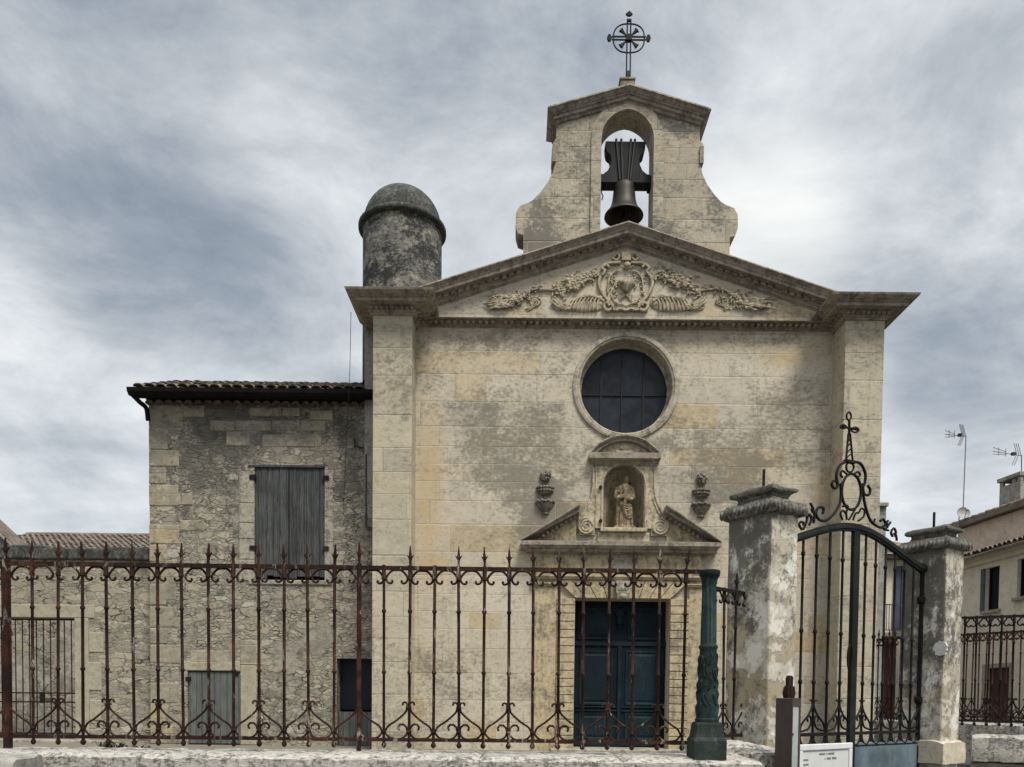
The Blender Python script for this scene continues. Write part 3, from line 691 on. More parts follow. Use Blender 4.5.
for sx in (-1, 1):                                             # swan-neck consoles ending in volutes
    vx = N(586.4,526.5)[0] if sx < 0 else N(659.8,527)[0]; vz = N(620,526.8)[1]
    e = fl if sx < 0 else fr
    s_ = lambda t: e + sx*t
    outer = bez([(s_(.045),0,ft-.12),(s_(.05),0,ft-.45),(s_(.075),0,ft-.65),(s_(.15),0,ft-.85),(s_(.29),0,vz+.10)], 6)
    b = MB(); po = [(p.x, p.z) for p in outer]; b.prism(po+[(s_(.30),vz-.16),(s_(.0),vz-.16),(s_(.0),ft-.12)], FY-.05, FY+.01)
    b.tube([(x, FY-.055, z) for x, z in po], .02); b.tube([(x-sx*.055, FY-.055, z-.02) for x, z in po[4:]], .014)
    b.rings([[(x,FY-.085,z) for x,z in arc(vx,vz,.15,0,360,28)[:-1]],[(x,FY,z) for x,z in arc(vx,vz,.155,0,360,28)[:-1]]])
    sp = []
    for i in range(60):
        t = i/59; a = (90 if sx<0 else 90)+sx*(-1)*t*900; r_ = .145*(1-t)**.8+.012
        sp.append((vx+r_*math.cos(R(a)), FY-.088, vz+r_*math.sin(R(a))))
    b.tube(sp, .016); b.build('scroll_console', M_NICHE, nch, smooth=50)

# portal
por = thing('portal', '', '', ((d_l+d_r)/2, FY, GZ)); del por['label'], por['category'], por['kind']; por.parent = church; por.location = ((d_l+d_r)/2-XC, 0, 0)
def Q(px, py, Y=FY-.08): q = at(px, py, Y); return (q.x, q.z)
dl_, dr_ = Q(521,542,FY-.3)[0], Q(722,543,FY-.3)[0]; pz0 = Q(621,553,FY-.25)[1]; pz1 = Q(621,541.5,FY-.3)[1]; pc = (dl_+dr_)/2
fzb = Q(621,576)[1]
ol, orr = Q(533.5,600)[0], pc+(pc-Q(533.5,600)[0])
jl, jr = Q(556,680)[0], Q(688,680)[0]
# broad plain border, quoined surround, flat arch
b = MB()
b.box(ol, jl, FY-.045, FY+.01, GZ-.1, fzb-.002); b.box(jr, orr, FY-.045, FY+.01, GZ-.1, fzb-.002)
b.split('border', M_PORT, por, bevel=.006)
zq = Q(621,580)[1]
for sx, e0, e1 in ((-1, jl, d_l), (1, d_r, jr)):
    b = MB(); z = GZ-.02; k = 0
    while z < d_top-.02:
        z2 = min(z+.155, d_top); b.box(e0+.002, e1-.004 if sx<0 else e1-.002, FY-.075, FY+.01, z+.006, z2-.006); z = z2; k += 1
    b.split('jamb_block', M_PORT, por, bevel=.008)
b = MB(); nv = 9; span0 = (d_r-d_l)/2+.0; cx_ = (d_l+d_r)/2; span1 = (jr-jl)/2
for i in range(nv):
    t0, t1 = -1+2*i/nv, -1+2*(i+1)/nv; pr = -.075
    if i == nv//2: continue
    b.rings([[(cx_+span0*t0+.006,FY+pr,d_top+.004),(cx_+span0*t1-.006,FY+pr,d_top+.004),(cx_+span0*t1+(span1-span0)*1.0*t1-.006,FY+pr,zq-.01),(cx_+span0*t0+(span1-span0)*1.0*t0+.006,FY+pr,zq-.01)],
             [(cx_+span0*t0+.006,FY+.01,d_top+.004),(cx_+span0*t1-.006,FY+.01,d_top+.004),(cx_+span1*t1-.006,FY+.01,zq-.01),(cx_+span1*t0+.006,FY+.01,zq-.01)]])
b.split('voussoir', M_PORT, por, bevel=.008)
b = MB(); kx0, kx1 = Q(616,590)[0], Q(629.5,590)[0]
b.rings([[(kx0+.03,FY-.14,d_top-.02),(kx1-.03,FY-.14,d_top-.02),(kx1-.03,FY+.01,d_top-.02),(kx0+.03,FY+.01,d_top-.02)],[(kx0,FY-.17,d_top+.1),(kx1,FY-.17,d_top+.1),(kx1,FY+.01,d_top+.1),(kx0,FY+.01,d_top+.1)],[(kx0-.02,FY-.16,zq-.02),(kx1+.02,FY-.16,zq-.02),(kx1+.02,FY+.01,zq-.02),(kx0-.02,FY+.01,zq-.02)]])
for k in range(3): b.ball((kx0+.05+k*.065, FY-.165, d_top+.17), .035, (1,.7,1.6), 1)
b.ball(((kx0+kx1)/2, FY-.15, d_top+.04), .06, (1.2,.8,1), 2)
b.build('keystone', M_SURR, por, bevel=.01)
b = MB(); b.rings([[(ol-i,FY-o,zq+v),(orr+i,FY-o,zq+v),(orr+i,FY+.01,zq+v),(ol-i,FY+.01,zq+v)] for i,o,v in [(0,.08,0),(.02,.10,.02),(.02,.105,.04),(.04,.13,.05),(.04,.13,.08),(.0,.09,.09)]]); b.build('architrave', M_PORT, por, bevel=.003)
b = MB(); b.box(ol+.01, orr-.01, FY-.06, FY+.01, zq+.092, pz0-.003); b.build('frieze', M_PORT, por)
b = MB(); pl0, pl1 = Q(610.5,560)[0], Q(638,560)[0]; b.box(pl0, pl1, FY-.085, FY-.062, Q(0,570)[1] if False else Q(621,570)[1], Q(621,557.5)[1]); pq = b.build('plaque', M_SURR, por, bevel=.004)
b = MB()
for row, zz2 in ((0, Q(621,561.5)[1]), (1, Q(621,565.5)[1])):      # worn inscription, no longer legible
    t = pl0+.07+row*.04
    while t < pl1-.08-row*.04:
        w_ = random.uniform(.012,.03); b.box(t, t+w_, FY-.0875, FY-.084, zz2-.016, zz2+.016); t += w_+random.choice((.014,.014,.035))
b.build('worn_inscription', M_CORN, por)
for xa, xb in ((ol, jl), (jr, orr)):
    b = MB(); zc = Q(621,587)[1]; b.rect([(xa-o, xb+.004, FY-.05-o, FY, zc+v) for o, v in [(0,0),(.03,.015),(.03,.04),(.05,.05),(.05,.07),(0,.08)]]); b.build('impost', M_PORT, por)
b = MB(); b.rings([[(dl_+i,FY-o,pz0+v),(dr_-i,FY-o,pz0+v),(dr_-i,FY+.01,pz0+v),(dl_+i,FY+.01,pz0+v)] for i,o,v in [(.22,.08,.0),(.20,.10,.02),(.10,.20,.03),(.09,.21,.07),(.06,.25,.08),(.02,.29,.125),(.0,.30,.13),(.0,.30,pz1-pz0),(.03,.22,pz1-pz0+.025)]])
pcn = b.build('cornice', M_CORN, por, bevel=.004)
for sx in (-1, 1):                                             # the two halves of the broken pediment
    xe = dl_ if sx < 0 else dr_; te = Q(580,505,FY-.3) if sx < 0 else Q(667,507,FY-.3)
    L_ = abs(te[0]-xe); hgt = (Q(580,505,FY-.3)[1]-pz1); zz0 = pz1+.03
    b = MB(); rs = []
    for o, v in [(.30,0),(.30,-.03),(.26,-.08),(.245,-.09),(.24,-.15),(.10,-.155),(.095,-.20),(.05,-.21),(.04,-.25),(-.01,-.26),(-.01,0)]:
        rs.append((o, v))
    sl_ = (hgt+.0)/L_
    vv = [[b.v((xe+sx*-1*t_, FY-o, zz0+sl_*t_+v*.9)) for o, v in rs] for t_ in (.0, L_)]
    # trim the low end against the cornice by clamping
    for vtx in vv[0]: vtx.co.z = max(vtx.co.z, zz0-.028) ; 
    n_ = len(rs)
    for i in range(n_): b.f([vv[0][i], vv[0][(i+1)%n_], vv[1][(i+1)%n_], vv[1][i]])
    b.f(vv[0]); b.f(vv[1])
    h = b.build('broken_pediment', M_CORN, por, bevel=.003)
    b = MB(); xi = xe-sx*(L_-.05); b.prism([(xe-sx*.30,pz1+.02),(xi,pz1+.02),(xi,zz0+sl_*(L_-.05)-.16),(xe-sx*.30,zz0+sl_*.3-.14)], FY-.04, FY+.01); b.build('tympanum', M_PORT, por)
    b = MB()
    for i in range(9):
        t_ = .42+i*.085; b.box(xe-sx*t_-.022, xe-sx*t_+.022, FY-.15, FY-.09, zz0+sl_*t_-.185, zz0+sl_*t_-.135)
    b.build('dentil_band', M_CORN, por)
b = MB(); b.box(jl-.1, jr+.1, FY-.35, FY+.45, GZ-.1, GZ+.05); b.build('door_step', M_SURR, por, bevel=.02)
# the door itself
YD = FY+.34
door = MB(); door.box(d_l, d_r, YD+.06, YD+.12, GZ+.05, d_top); door = door.build('door', M_DOOR, church)
zt1 = PZ(621,644.5,YD); zr = PZ(621,709,YD)
b = MB(); b.box(d_l, d_r, YD-.03, YD+.058, zt1-.03, zt1+.03); b.box(d_l, d_r, YD-.015, YD+.058, zt1+.032, zt1+.055); b.build('transom', M_DOOR2, door, bevel=.006)
dcx = (d_l+d_r)/2; hw = (d_r-d_l)/2
def panel(b, xa, xb, za, zb, y): b.rect_ = None; b.rings([[(xa,y,za),(xb,y,za),(xb,y,zb),(xa,y,zb)],[(xa+.012,y-.022,za+.012),(xb-.012,y-.022,za+.012),(xb-.012,y-.022,zb-.012),(xa+.012,y-.022,zb-.012)],[(xa+.045,y-.018,za+.045),(xb-.045,y-.018,za+.045),(xb-.045,y-.018,zb-.045),(xa+.045,y-.018,zb-.045)],[(xa+.06,y-.004,za+.06),(xb-.06,y-.004,za+.06),(xb-.06,y-.004,zb-.06),(xa+.06,y-.004,zb-.06)],[(xa+.11,y-.02,za+.11),(xb-.11,y-.02,za+.11),(xb-.11,y-.02,zb-.11),(xa+.11,y-.02,zb-.11)]])
for sx in (-1, 1):
    xa, xb = (d_l+.02, dcx-.012) if sx < 0 else (dcx+.012, d_r-.02)
    b = MB(); b.box(xa, xb, YD, YD+.058, GZ+.06, zt1-.035); leaf = b.build('door_leaf', M_DOOR, door, bevel=.006)
    for za, zb in ((zr+.07, zt1-.12), (GZ+.18, zr-.07)):
        b = MB(); panel(b, xa+.10, xb-.10, za, zb, YD); b.build('panel', M_DOOR2, door)
    b = MB(); b.box(xa+.03, xb-.03, YD-.03, YD+.0, zr+.025, zr+.05); b.box(xa+.03, xb-.03, YD-.03, YD+.0, zr-.05, zr-.025); b.box(xa+.03, xb-.03, YD-.02, YD+.0, GZ+.07, GZ+.16); b.split('rail', M_DOOR2, door, bevel=.006)
b = MB(); b.box(dcx-.035, dcx+.035, YD-.035, YD-.002, GZ+.07, zt1-.04); b.build('astragal', M_DOOR2, door, bevel=.008)
for xa, xb in ((d_l+.08, dcx-.16), (dcx+.16, d_r-.08)):
    b = MB(); panel(b, xa, xb, zt1+.09, d_top-.12, YD+.058); b.build('transom_panel', M_DOOR2, door)
b = MB(); hz = PZ(621,616,YD)
b.ball((dcx,YD+.0,hz+.06), .085, (1.1,.7,1.1)); b.ball((dcx,YD,hz-.09), .07, (.9,.6,1.6)); b.ball((dcx,YD+.01,hz-.22), .035, (.8,.6,1.5))
for sx in (-1,1):
    b.ball((dcx+sx*.09,YD+.02,hz+.12), .06, (1.2,.5,.7)); b.tube(bez([(dcx+sx*.05,YD,hz+.15),(dcx+sx*.15,YD,hz+.17),(dcx+sx*.15,YD,hz+.06)],5), .02)
b.build('carved_head', M_DOOR2, door, smooth=60)
b = MB(); b.box(d_l-.055, d_l+.001, FY-.05, FY+.3, GZ+.05, d_top); b.box(d_r-.001, d_r+.055, FY-.05, FY+.3, GZ+.05, d_top)

b.bm.free()

# carved vases on the wall
for vxp, vyp in ((545.3, 492), (701.5, 495)):
    q = at(vxp, vyp, FY-.05); b = MB(); c = (q.x, FY-.0, q.z)
    b.lathe([(.05,-.41),(.075,-.40),(.05,-.375),(.06,-.355),(.115,-.31),(.150,-.25),(.170,-.19),(.165,-.165),(.05,-.15)], c, 16, 1, .8)
    for k in range(9): a_k = math.pi*(k+.5)/9; b.ball((c[0]-.16*math.cos(a_k), FY-.125*math.sin(a_k), c[2]-.185+.016*(k%2)), .042, (1,1,.8), sub=1)
    b.lathe([(.035,-.16),(.035,-.06),(.07,-.045),(.125,-.015),(.152,.04),(.15,.085),(.13,.10),(.045,.11)], c, 16, 1, .8)
    for r_k, z_k, s_k in ((.148,.085,.034),(.14,.03,.03),(.10,-.02,.024)):
        for k in range(8): a_k = math.pi*(k+.5)/8; b.ball((c[0]-r_k*math.cos(a_k), FY-r_k*.82*math.sin(a_k), c[2]+z_k), s_k, sub=1)
    b.lathe([(.035,.10),(.035,.20),(.06,.215)], c, 12, 1, .8); b.ball((c[0],FY-.03,c[2]+.305), .10, (1,.8,1.0))
    for k in range(26):
        a_k, e_k = random.uniform(0,math.pi), random.uniform(-1.2,1.4); b.ball((c[0]-.10*math.cos(a_k)*math.cos(e_k), FY-.03-.085*math.sin(a_k)*math.cos(e_k), c[2]+.305+.095*math.sin(e_k)), .024, sub=1)
    b.build('carved_vase', M_VASE, church, smooth=60)

# ------------------------------------------------------------------ bell gable
BY = FY; BB = FY+.50
bel = thing('bell_gable', '', '', (XC, BY, ZT)); del bel['label'], bel['category'], bel['kind']; bel.parent = church; bel.location = (0, 0, ZT-GZ)
half = [(103.5,300),(103.5,236),(109,234),(111.5,226),(111,213),(107,206.5),(99,203.5),(94,200.5),(87,193),(80,183.5),(75,173),(72.5,163),(75,160),(75,143),(71.5,139),(71.5,120)]
xs = PX(629,200,BY); u_ = (PX(629+50,200,BY)-xs)/50
zz_b = lambda py: PZ(629, py, BY)
hl = [(a*u_, zz_b(c)) for a, c in half]
BX = XC+.005
apz = zz_b(90)
out_ = [(BX-a, z) for a, z in hl]+[(BX, apz)]+[(BX+a, z) for a, z in reversed(hl)]
b = MB(); b.prism(out_, BY+.01, BB); bw = b.build('gable_wall', M_BEL, bel, bevel=.02)
ax0, ax1 = PX(602,180,BY), PX(654,180,BY); axc = BX-.01; ahw = (ax1-ax0)/2; asz = zz_b(139)
aro = lambda r, r2: [(axc+r*math.cos(R(a)), asz+r2*(math.sin(R(a))*.96+.09*(1-abs(math.cos(R(a)))))) for a in range(0, 181, 10)]
mb = MB(Matrix.Translation(-wloc(bel))); mb.prism([(axc+ahw,zz_b(235)),(axc-ahw,zz_b(235))][::1]+list(reversed(aro(ahw, ahw*1.03))), BY-.4, BB+.4); cc_ = cutter(mb); cc_.location = wloc(bel); 
bwb = [m for m in bw.modifiers]; bw.modifiers.clear(); cut(bw, [cc_])
# raised band round the arch
b = MB(); bwid = .19; oa, ob = aro(ahw+.003, ahw*1.03+.003), aro(ahw+bwid, ahw*1.03+bwid)
pin = [(axc+ahw+.003, zz_b(233))]+oa+[(axc-ahw-.003, zz_b(233))]; pou = [(axc+ahw+bwid, zz_b(233))]+ob+[(axc-ahw-bwid, zz_b(233))]
vi = [b.v((x,BY-.028,z)) for x,z in pin]; vo = [b.v((x,BY-.028,z)) for x,z in pou]; vi2 = [b.v((x,BY+.012,z)) for x,z in pin]; vo2 = [b.v((x,BY+.012,z)) for x,z in pou]
for i in range(len(pin)-1):
    b.f([vi[i],vi[i+1],vo[i+1],vo[i]]); b.f([vi[i],vi[i+1],vi2[i+1],vi2[i]]); b.f([vo[i],vo[i+1],vo2[i+1],vo2[i]])
b.build('arch_band', M_BEL, bel)
# bell gable cornice
bhw = 70.5*u_
sb = (PZ(629,84,BY-.16)-PZ(549.5,107,BY-.16))/(bhw+.19)
zb0 = PZ(629,84,BY-.16)
b = MB(); chevron(b, bhw, BY, BB, [(.03,.05),(.18,.0),(.19,-.035),(.17,-.05),(.13,-.10),(.115,-.11),(.11,-.13),(.085,-.135),(.08,-.19),(.04,-.20),(.03,-.24),(.0,-.25),(-.02,-.25)], 1.0, lambda x: zb0-sb*abs(x-XC))
b.build('gable_cornice', M_CORN, bel, bevel=.004)
b = MB()
for sx in (-1, 1):
    b.lathe([(.0,-.02),(.085,-.0),(.085,.6),(.0,.62)], (0,0,0), 16) if False else None
    for (a, py, r_) in ((73.2, 151, .05),):
        cx_, cz_ = BX+sx*a*u_, zz_b(py)
        b.rings([[(x,BY-.004,z) for x,z in arc(cx_,cz_,r_,0,360,20)[:-1]],[(x,BB+.006,z) for x,z in arc(cx_,cz_,r_,0,360,20)[:-1]]])
        pass
    cx_ = BX+sx*73.6*u_; b.box(cx_-.035, cx_+.035, BY-.03, BB+.02, zz_b(163), zz_b(146))
b.split('volute', M_CORN, bel, smooth=40)
b = MB(); b.rect([(XC-.13,XC+.13,BY+.18,BY+.44,zb0-.02),(XC-.13,XC+.13,BY+.18,BY+.44,PZ(628,79.5,BY+.18)),(XC-.15,XC+.15,BY+.16,BY+.46,PZ(628,79.5,BY+.18)+.003),(XC-.15,XC+.15,BY+.16,BY+.46,PZ(628,77,BY+.16)),(XC-.10,XC+.10,BY+.2,BY+.42,PZ(628,76.5,BY+.16)+.01)]); b.build('cross_base', M_CORN, bel)
# iron cross
CYY = BY+.31
cz0 = PZ(628,76.5,CYY); ccz = PZ(628.6,38.3,CYY); cu = (PX(650,38,CYY)-PX(607,38,CYY))/43
cross = thing('iron_cross', 'black iron cross with a ring at the very top of the bell gable', 'cross', (XC,CYY,cz0))
b = MB(); b.box(XC-.035,XC+.035,CYY-.035,CYY+.035,cz0-.05,PZ(628,72,CYY))
for sx in (-1,1): b.tube([(XC+sx*1.9*cu,CYY,cz0),(XC+sx*1.7*cu,CYY,PZ(628,19,CYY))], .014, 6)
b.box(XC-.04,XC+.04,CYY-.02,CYY+.02,PZ(628,21.5,CYY),PZ(628,19.5,CYY)); b.build('stem', M_CROSS, cross)
b = MB()
for s2 in (-1,1): b.tube([(XC-17*cu,CYY,ccz+s2*1.5*cu),(XC+17*cu,CYY,ccz+s2*1.5*cu)], .016, 6)
b.box(XC-2.8*cu,XC+2.8*cu,CYY-.04,CYY+.04,ccz-2.8*cu,ccz+2.8*cu); b.build('crossbar', M_CROSS, cross)
b = MB(); b.tube([(XC+15.5*cu*math.copysign(abs(math.cos(t))**.8,math.cos(t)),CYY,ccz+14*cu*math.copysign(abs(math.sin(t))**.8,math.sin(t))) for t in [2*math.pi*i/40 for i in range(40)]], .014, 6, closed=True); b.build('ring', M_CROSS, cross, smooth=60)
for dx, dz in ((0,1),(1,0),(-1,0)):
    b = MB(); ex, ez = XC+dx*19.5*cu, ccz+dz*23.2*cu
    R2 = lambda a, c: (ex+a*cu*1, ez+c*cu)
    b.prism([R2(-3.4 if dz else -2.4,0),R2(-1.2,-1.6 if dz else -3),R2(1.2,-1.6 if dz else -3),R2(3.4 if dz else 2.4,0),R2(1.2,1.8 if dz else 3),R2(0,2.9 if dz else 3.2),R2(-1.2,1.8 if dz else 3)], CYY-.02, CYY+.02); b.build('arm_finial', M_CROSS, cross)
for sx in (-1,1):
    for sz in (-1,1):
        b = MB()
        for da in (-14,0,14):
            a = R(45+da); b.tube([(XC+sx*3*cu,CYY,ccz+sz*3*cu),(XC+sx*(6+3*math.cos(a))*cu,CYY,ccz+sz*(6+3*math.sin(a))*cu),(XC+sx*10.5*math.cos(a)*cu*1.1,CYY,ccz+sz*10.5*math.sin(a)*cu*1.1)], [.012,.03,.008], 6)
        b.build('ray', M_CROSS, cross)
cross.location.x += .03
# bell
YB = BY+.31
def K(px, py): q = at(px, py, YB); return (q.x, q.z)
kx = (K(612,165)[0]+K(637,165)[0])/2
bell = thing('church_bell', 'dark bronze bell under a wooden headstock in the open arch', 'bell', (kx, YB, K(625,186)[1]))
s1 = (K(645,150)[0]-K(605,150)[0])/40
yo = [(-20,146),(20,146),(19.5,153),(18.5,157),(15,160),(13.8,165),(15,170),(17.5,175),(22,178.5),(25.3,178.5),(25.3,187),(-25.3,187),(-25.3,178.5),(-22,178.5),(-17.5,175),(-15,170),(-13.8,165),(-15,160),(-18.5,157),(-19.5,153)]
b = MB(); b.prism([(kx+a*s1,K(625,c)[1]) for a,c in yo], YB-.13, YB+.13); yk = b.build('headstock', M_OAK, bell, bevel=.012)
b = MB()
for dx in (-9.5,-4.5,5,9):
    b.tube([(kx+dx*s1,YB-.145,K(625,145.5)[1]),(kx+dx*.55*s1,YB-.145,K(625,185)[1])], .02, 6); b.ball((kx+dx*s1,YB-.145,K(625,145.5)[1]), .03, sub=1)
b.split('iron_strap', M_CABLE, yk)
b = MB()
for sx in (-1,1): b.lathe([(.045,-.02),(.045,.02)], (kx+sx*25.5*s1,YB,K(625,183)[1]), 10); b.box(kx+sx*26*s1-.05, kx+sx*26*s1+.05, YB-.1, YB+.1, K(625,190)[1], K(625,179)[1])
b.split('bearing', M_IRON2, bell)
bz1 = K(625,185)[1]; bz0 = K(625,217)[1]; hb = bz1-bz0
b = MB(); rb = 19.6*s1
b.lathe([(.0,1.0*hb),(rb*.45,1.0*hb),(rb*.53,.96*hb),(rb*.55,.80*hb),(rb*.60,.50*hb),(rb*.68,.30*hb),(rb*.82,.15*hb),(rb*.97,.05*hb),(rb,.0),(rb*.96,-.01),(rb*.85,.06*hb),(rb*.6,.2*hb),(rb*.45,.6*hb),(.0,.9*hb)], (kx,YB,bz0), 36); b.build('bell_body', M_BRONZE, bell, smooth=50)
b = MB(); b.tube([(kx,YB,bz0+.5*hb),(kx,YB,bz0-.03)], .025, 8); b.ball((kx,YB,bz0-.06), .075); b.build('clapper', M_IRON2, bell, smooth=60)
b = MB(); b.tube(bez([(kx-20*s1,YB-.05,K(625,187)[1]),(kx-23*s1,YB-.05,K(625,194)[1]),(kx-21.5*s1,YB-.05,K(625,198)[1]),(kx-22.5*s1,YB-.05,K(625,202)[1])],4), .012, 5); b.build('pull_chain', M_IRON2, bell)

# ------------------------------------------------------------------ stair turret
tc = at(402.5, 285, 15.95); tr = (PX(441.5,260,15.95)-PX(363.5,260,15.95))/2; tx = (PX(363.5,260,15.95)+PX(441.5,260,15.95))/2
tz1 = PZ(402,207.5,15.1); tz2 = PZ(402,213,15.1)
b = MB(); b.lathe([(tr,z_cb-.6),(tr,tz1)], (tx,15.95,0), 48); tur = b.build('turret', M_TURRET, church, smooth=50)
b = MB(); b.lathe([(tr,tz1-.02),(tr+.07,tz1-.005),(tr+.09,tz1+.02),(tr+.09,tz1+.075),(tr+.05,tz1+.115),(tr+.0,tz1+.125)], (tx,15.95,0), 48); b.build('string_course', M_DOME, tur, smooth=50)
zd = tz1+.11; hd = (PZ(402,184.5,15.95)-zd)*.86
b = MB(); b.lathe([((tr-.01)*math.cos(R(a)), zd+hd*math.sin(R(a))) for a in range(0,90,6)]+[(.01,zd+hd)], (tx,15.95,0), 48); b.build('dome', M_DOME, tur, smooth=60)
sx0, sx1 = PX(364.5,420,15.05), XL-PHW+.1
b = MB(); b.box(sx0, sx1, 15.05, 15.29, PZ(370,527,15.05), z_cb+.2); b.box(sx0,sx1,15.292,15.9,PZ(370,395,15.2),z_cb+.2); b.build('corner_strip', M_GREYPL, church, bevel=.01)

# statue
YS = FY+.10
sb_ = n_bot; sh = PZ(624,475.5,YS)-sb_
def statue():
    b = MB(); k = sh/1.0; b.M = None; X0 = PX(624,505,YS)
    def ell(z, rx, ry, dx, ph):
        return [(X0+dx*k+(rx*(1+.10*math.sin(9*t+ph)))*k*math.cos(t), YS+(ry*(1+.12*math.sin(9*t+ph+z*3)))*k*math.sin(t), sb_+z*k) for t in [2*math.pi*i/48 for i in range(48)]]
    prof = [(0,.175,.13,.005),(.05,.172,.13,.005),(.2,.16,.12,.0),(.38,.152,.12,-.005),(.50,.145,.115,-.01),(.60,.125,.11,-.01),(.70,.13,.105,.0),(.78,.13,.095,.005),(.815,.10,.08,.01),(.835,.055,.05,.015),(.87,.045,.045,.02)]
    b.rings([ell(z,rx,ry,dx,z*2.5) for z,rx,ry,dx in prof])
    b.ball((X0+.022*k,YS-.015*k,sb_+.925*k), .072*k, (.85,.95,1.08)); b.ball((X0+.024*k,YS+.02*k,sb_+.935*k), .08*k, (1,.9,1.05))
    b.ball((X0+.02*k,YS-.085*k,sb_+.92*k), .014*k, (.8,1,1.6),1)
    for pts, r in ([[(-.12,0,.77),(-.155,-.03,.62),(-.10,-.13,.55),(-.02,-.14,.60)],[.05,.048,.04,.03]], [[(.13,0,.77),(.155,-.02,.62),(.11,-.12,.54),(.04,-.14,.52)],[.05,.048,.04,.03]]):
        bp = bez([(X0+a*k,YS+c*k,sb_+d_*k) for a,c,d_ in pts],5); b.tube(bp, [r[min(3,int(i/5))]*k for i in range(len(bp))], 10)
    for i in range(6):                                         # diagonal mantle folds
        t = i/8; b.tube(bez([(X0+(-.15+.02*i)*k,YS-.11*k,sb_+(.56-.045*i)*k),(X0+(.0+.012*i)*k,YS-.145*k,sb_+(.42-.045*i)*k),(X0+(.12)*k,YS-.10*k,sb_+(.50-.055*i)*k)],5), .011*k, 6)
    b.ball((X0-.11*k,YS-.10*k,sb_+.56*k), .055*k, (1,.8,1.6)); b.ball((X0-.11*k,YS-.13*k,sb_+.67*k), .035*k)
    for i in range(7): b.tube(bez([(X0+(-.12+.04*i)*k,YS-.10*k,sb_+.40*k),(X0+(-.13+.044*i+.008*math.sin(i*2))*k,YS-.115*k,sb_+.2*k),(X0+(-.14+.047*i)*k,YS-.125*k,sb_+.02*k)],4), .011*k, 6)
    b.rings([[(X0-.2*k,YS-.15*k,sb_-.0),(X0+.21*k,YS-.15*k,sb_),(X0+.21*k,YS+.13*k,sb_),(X0-.2*k,YS+.13*k,sb_)],[(X0-.19*k,YS-.14*k,sb_+.05*k),(X0+.2*k,YS-.14*k,sb_+.05*k),(X0+.2*k,YS+.12*k,sb_+.05*k),(X0-.19*k,YS+.12*k,sb_+.05*k)]])
    o = b.build('statue', stone('statue_stone', (.33,.25,.155), (.235,.178,.11), (.07,.055,.038), .8, .43, .66, 5.0, topdark=.0))
    m = o.modifiers.new('r', 'REMESH'); m.mode = 'VOXEL'; m.voxel_size = .011; m.use_smooth_shade = True
    s = o.modifiers.new('s', 'SMOOTH'); s.iterations = 2
    dg = bpy.context.evaluated_depsgraph_get(); dg.update()
    me = bpy.data.meshes.new_from_object(o.evaluated_get(dg)); o.modifiers.clear(); o.data = me
    ctr = Vector((X0, YS, sb_)); me.transform(Matrix.Translation(-ctr)); o.location = ctr
    return tag(o, 'weathered stone saint in a draped robe standing inside the arched niche', 'statue')
statue()

# ------------------------------------------------------------------ tiled roofs
def tile_field(b, P, a, s, n, rows, cols, pitch=.21, rowlen=.36, r=.085, seed=0, seg=5, hf=.8):
    """rows of half-round cover tiles: P corner, a along the eave, s up the slope, n normal"""
    rr = random.Random(seed); P, a, s, n = map(Vector, (P, a, s, n))
    for c in range(cols):
        for k in range(rows):
            o = P + a*((c+.5)*pitch+rr.uniform(-.012,.012)) + s*(k*rowlen+rr.uniform(-.02,.02)) + n*(.02+rr.uniform(-.008,.008))
            rs = []
            for q, rad, lift in ((0, r*1.08, .035), (rowlen*1.2, r*.88, .0)):
                rs.append([o+s*q+a*(rad*math.cos(math.pi*i/seg))+n*(rad*hf*math.sin(math.pi*i/seg)+lift) for i in range(seg+1)])
            inner = [[p_-n*.018 for p_ in reversed(r_)] for r_ in rs]
            b.rings([rs[0]+inner[0], rs[1]+inner[1]])
    return b

# ------------------------------------------------------------------ house beside the chapel
AY = 15.3
def A(px, py, Y=AY): q = at(px, py, Y); return (q.x, q.z)
aL, aR = A(150,560)[0], XL-PHW+.15
aT = A(260,399)[1]
annex = thing('stone_house', 'two storey rubble stone house with grey shutters joined to the chapel', 'house', ((aL+aR)/2, AY, GZ))
b = MB(); b.box(aL, aR, AY, AY+.5, GZ-.2, aT); aw = b.build('front_wall', M_RUB, annex)
sx0, sx1, sz0, sz1 = *[A(254.5,520)[0], A(324.5,520)[0]], A(290,580)[1], A(290,465)[1]
hx0, hx1, hz1 = A(187.5,700)[0], A(240.5,700)[0], A(214,671)[1]
ex0, ex1, ez1 = A(336.5,700)[0], A(376,700)[0], A(356,658.5)[1]
cs = []
for x0_, x1_, z0_, z1_ in ((sx0,sx1,sz0,sz1),(hx0,hx1,GZ-.05,hz1),(ex0,ex1,GZ-.05,ez1)):
    mb = MB(); mb.box(x0_-annex.location.x, x1_-annex.location.x, -.4, .9, z0_-GZ, z1_-GZ); c = cutter(mb); c.location = annex.location; cs.append(c)
cut(aw, cs)
b = MB(); b.box(aL, aL+.45, AY+.502, AY+9, GZ-.2, aT); b.box(aL+.45, aR, AY+8.5, AY+9, GZ-.2, aT); b.build('side_wall', M_RUB, annex)
b = MB(); b.box(aL+.02, aR-.02, AY+.6, AY+.62, GZ, aT-.05); b.build('dark_room', M_BLACK, annex)
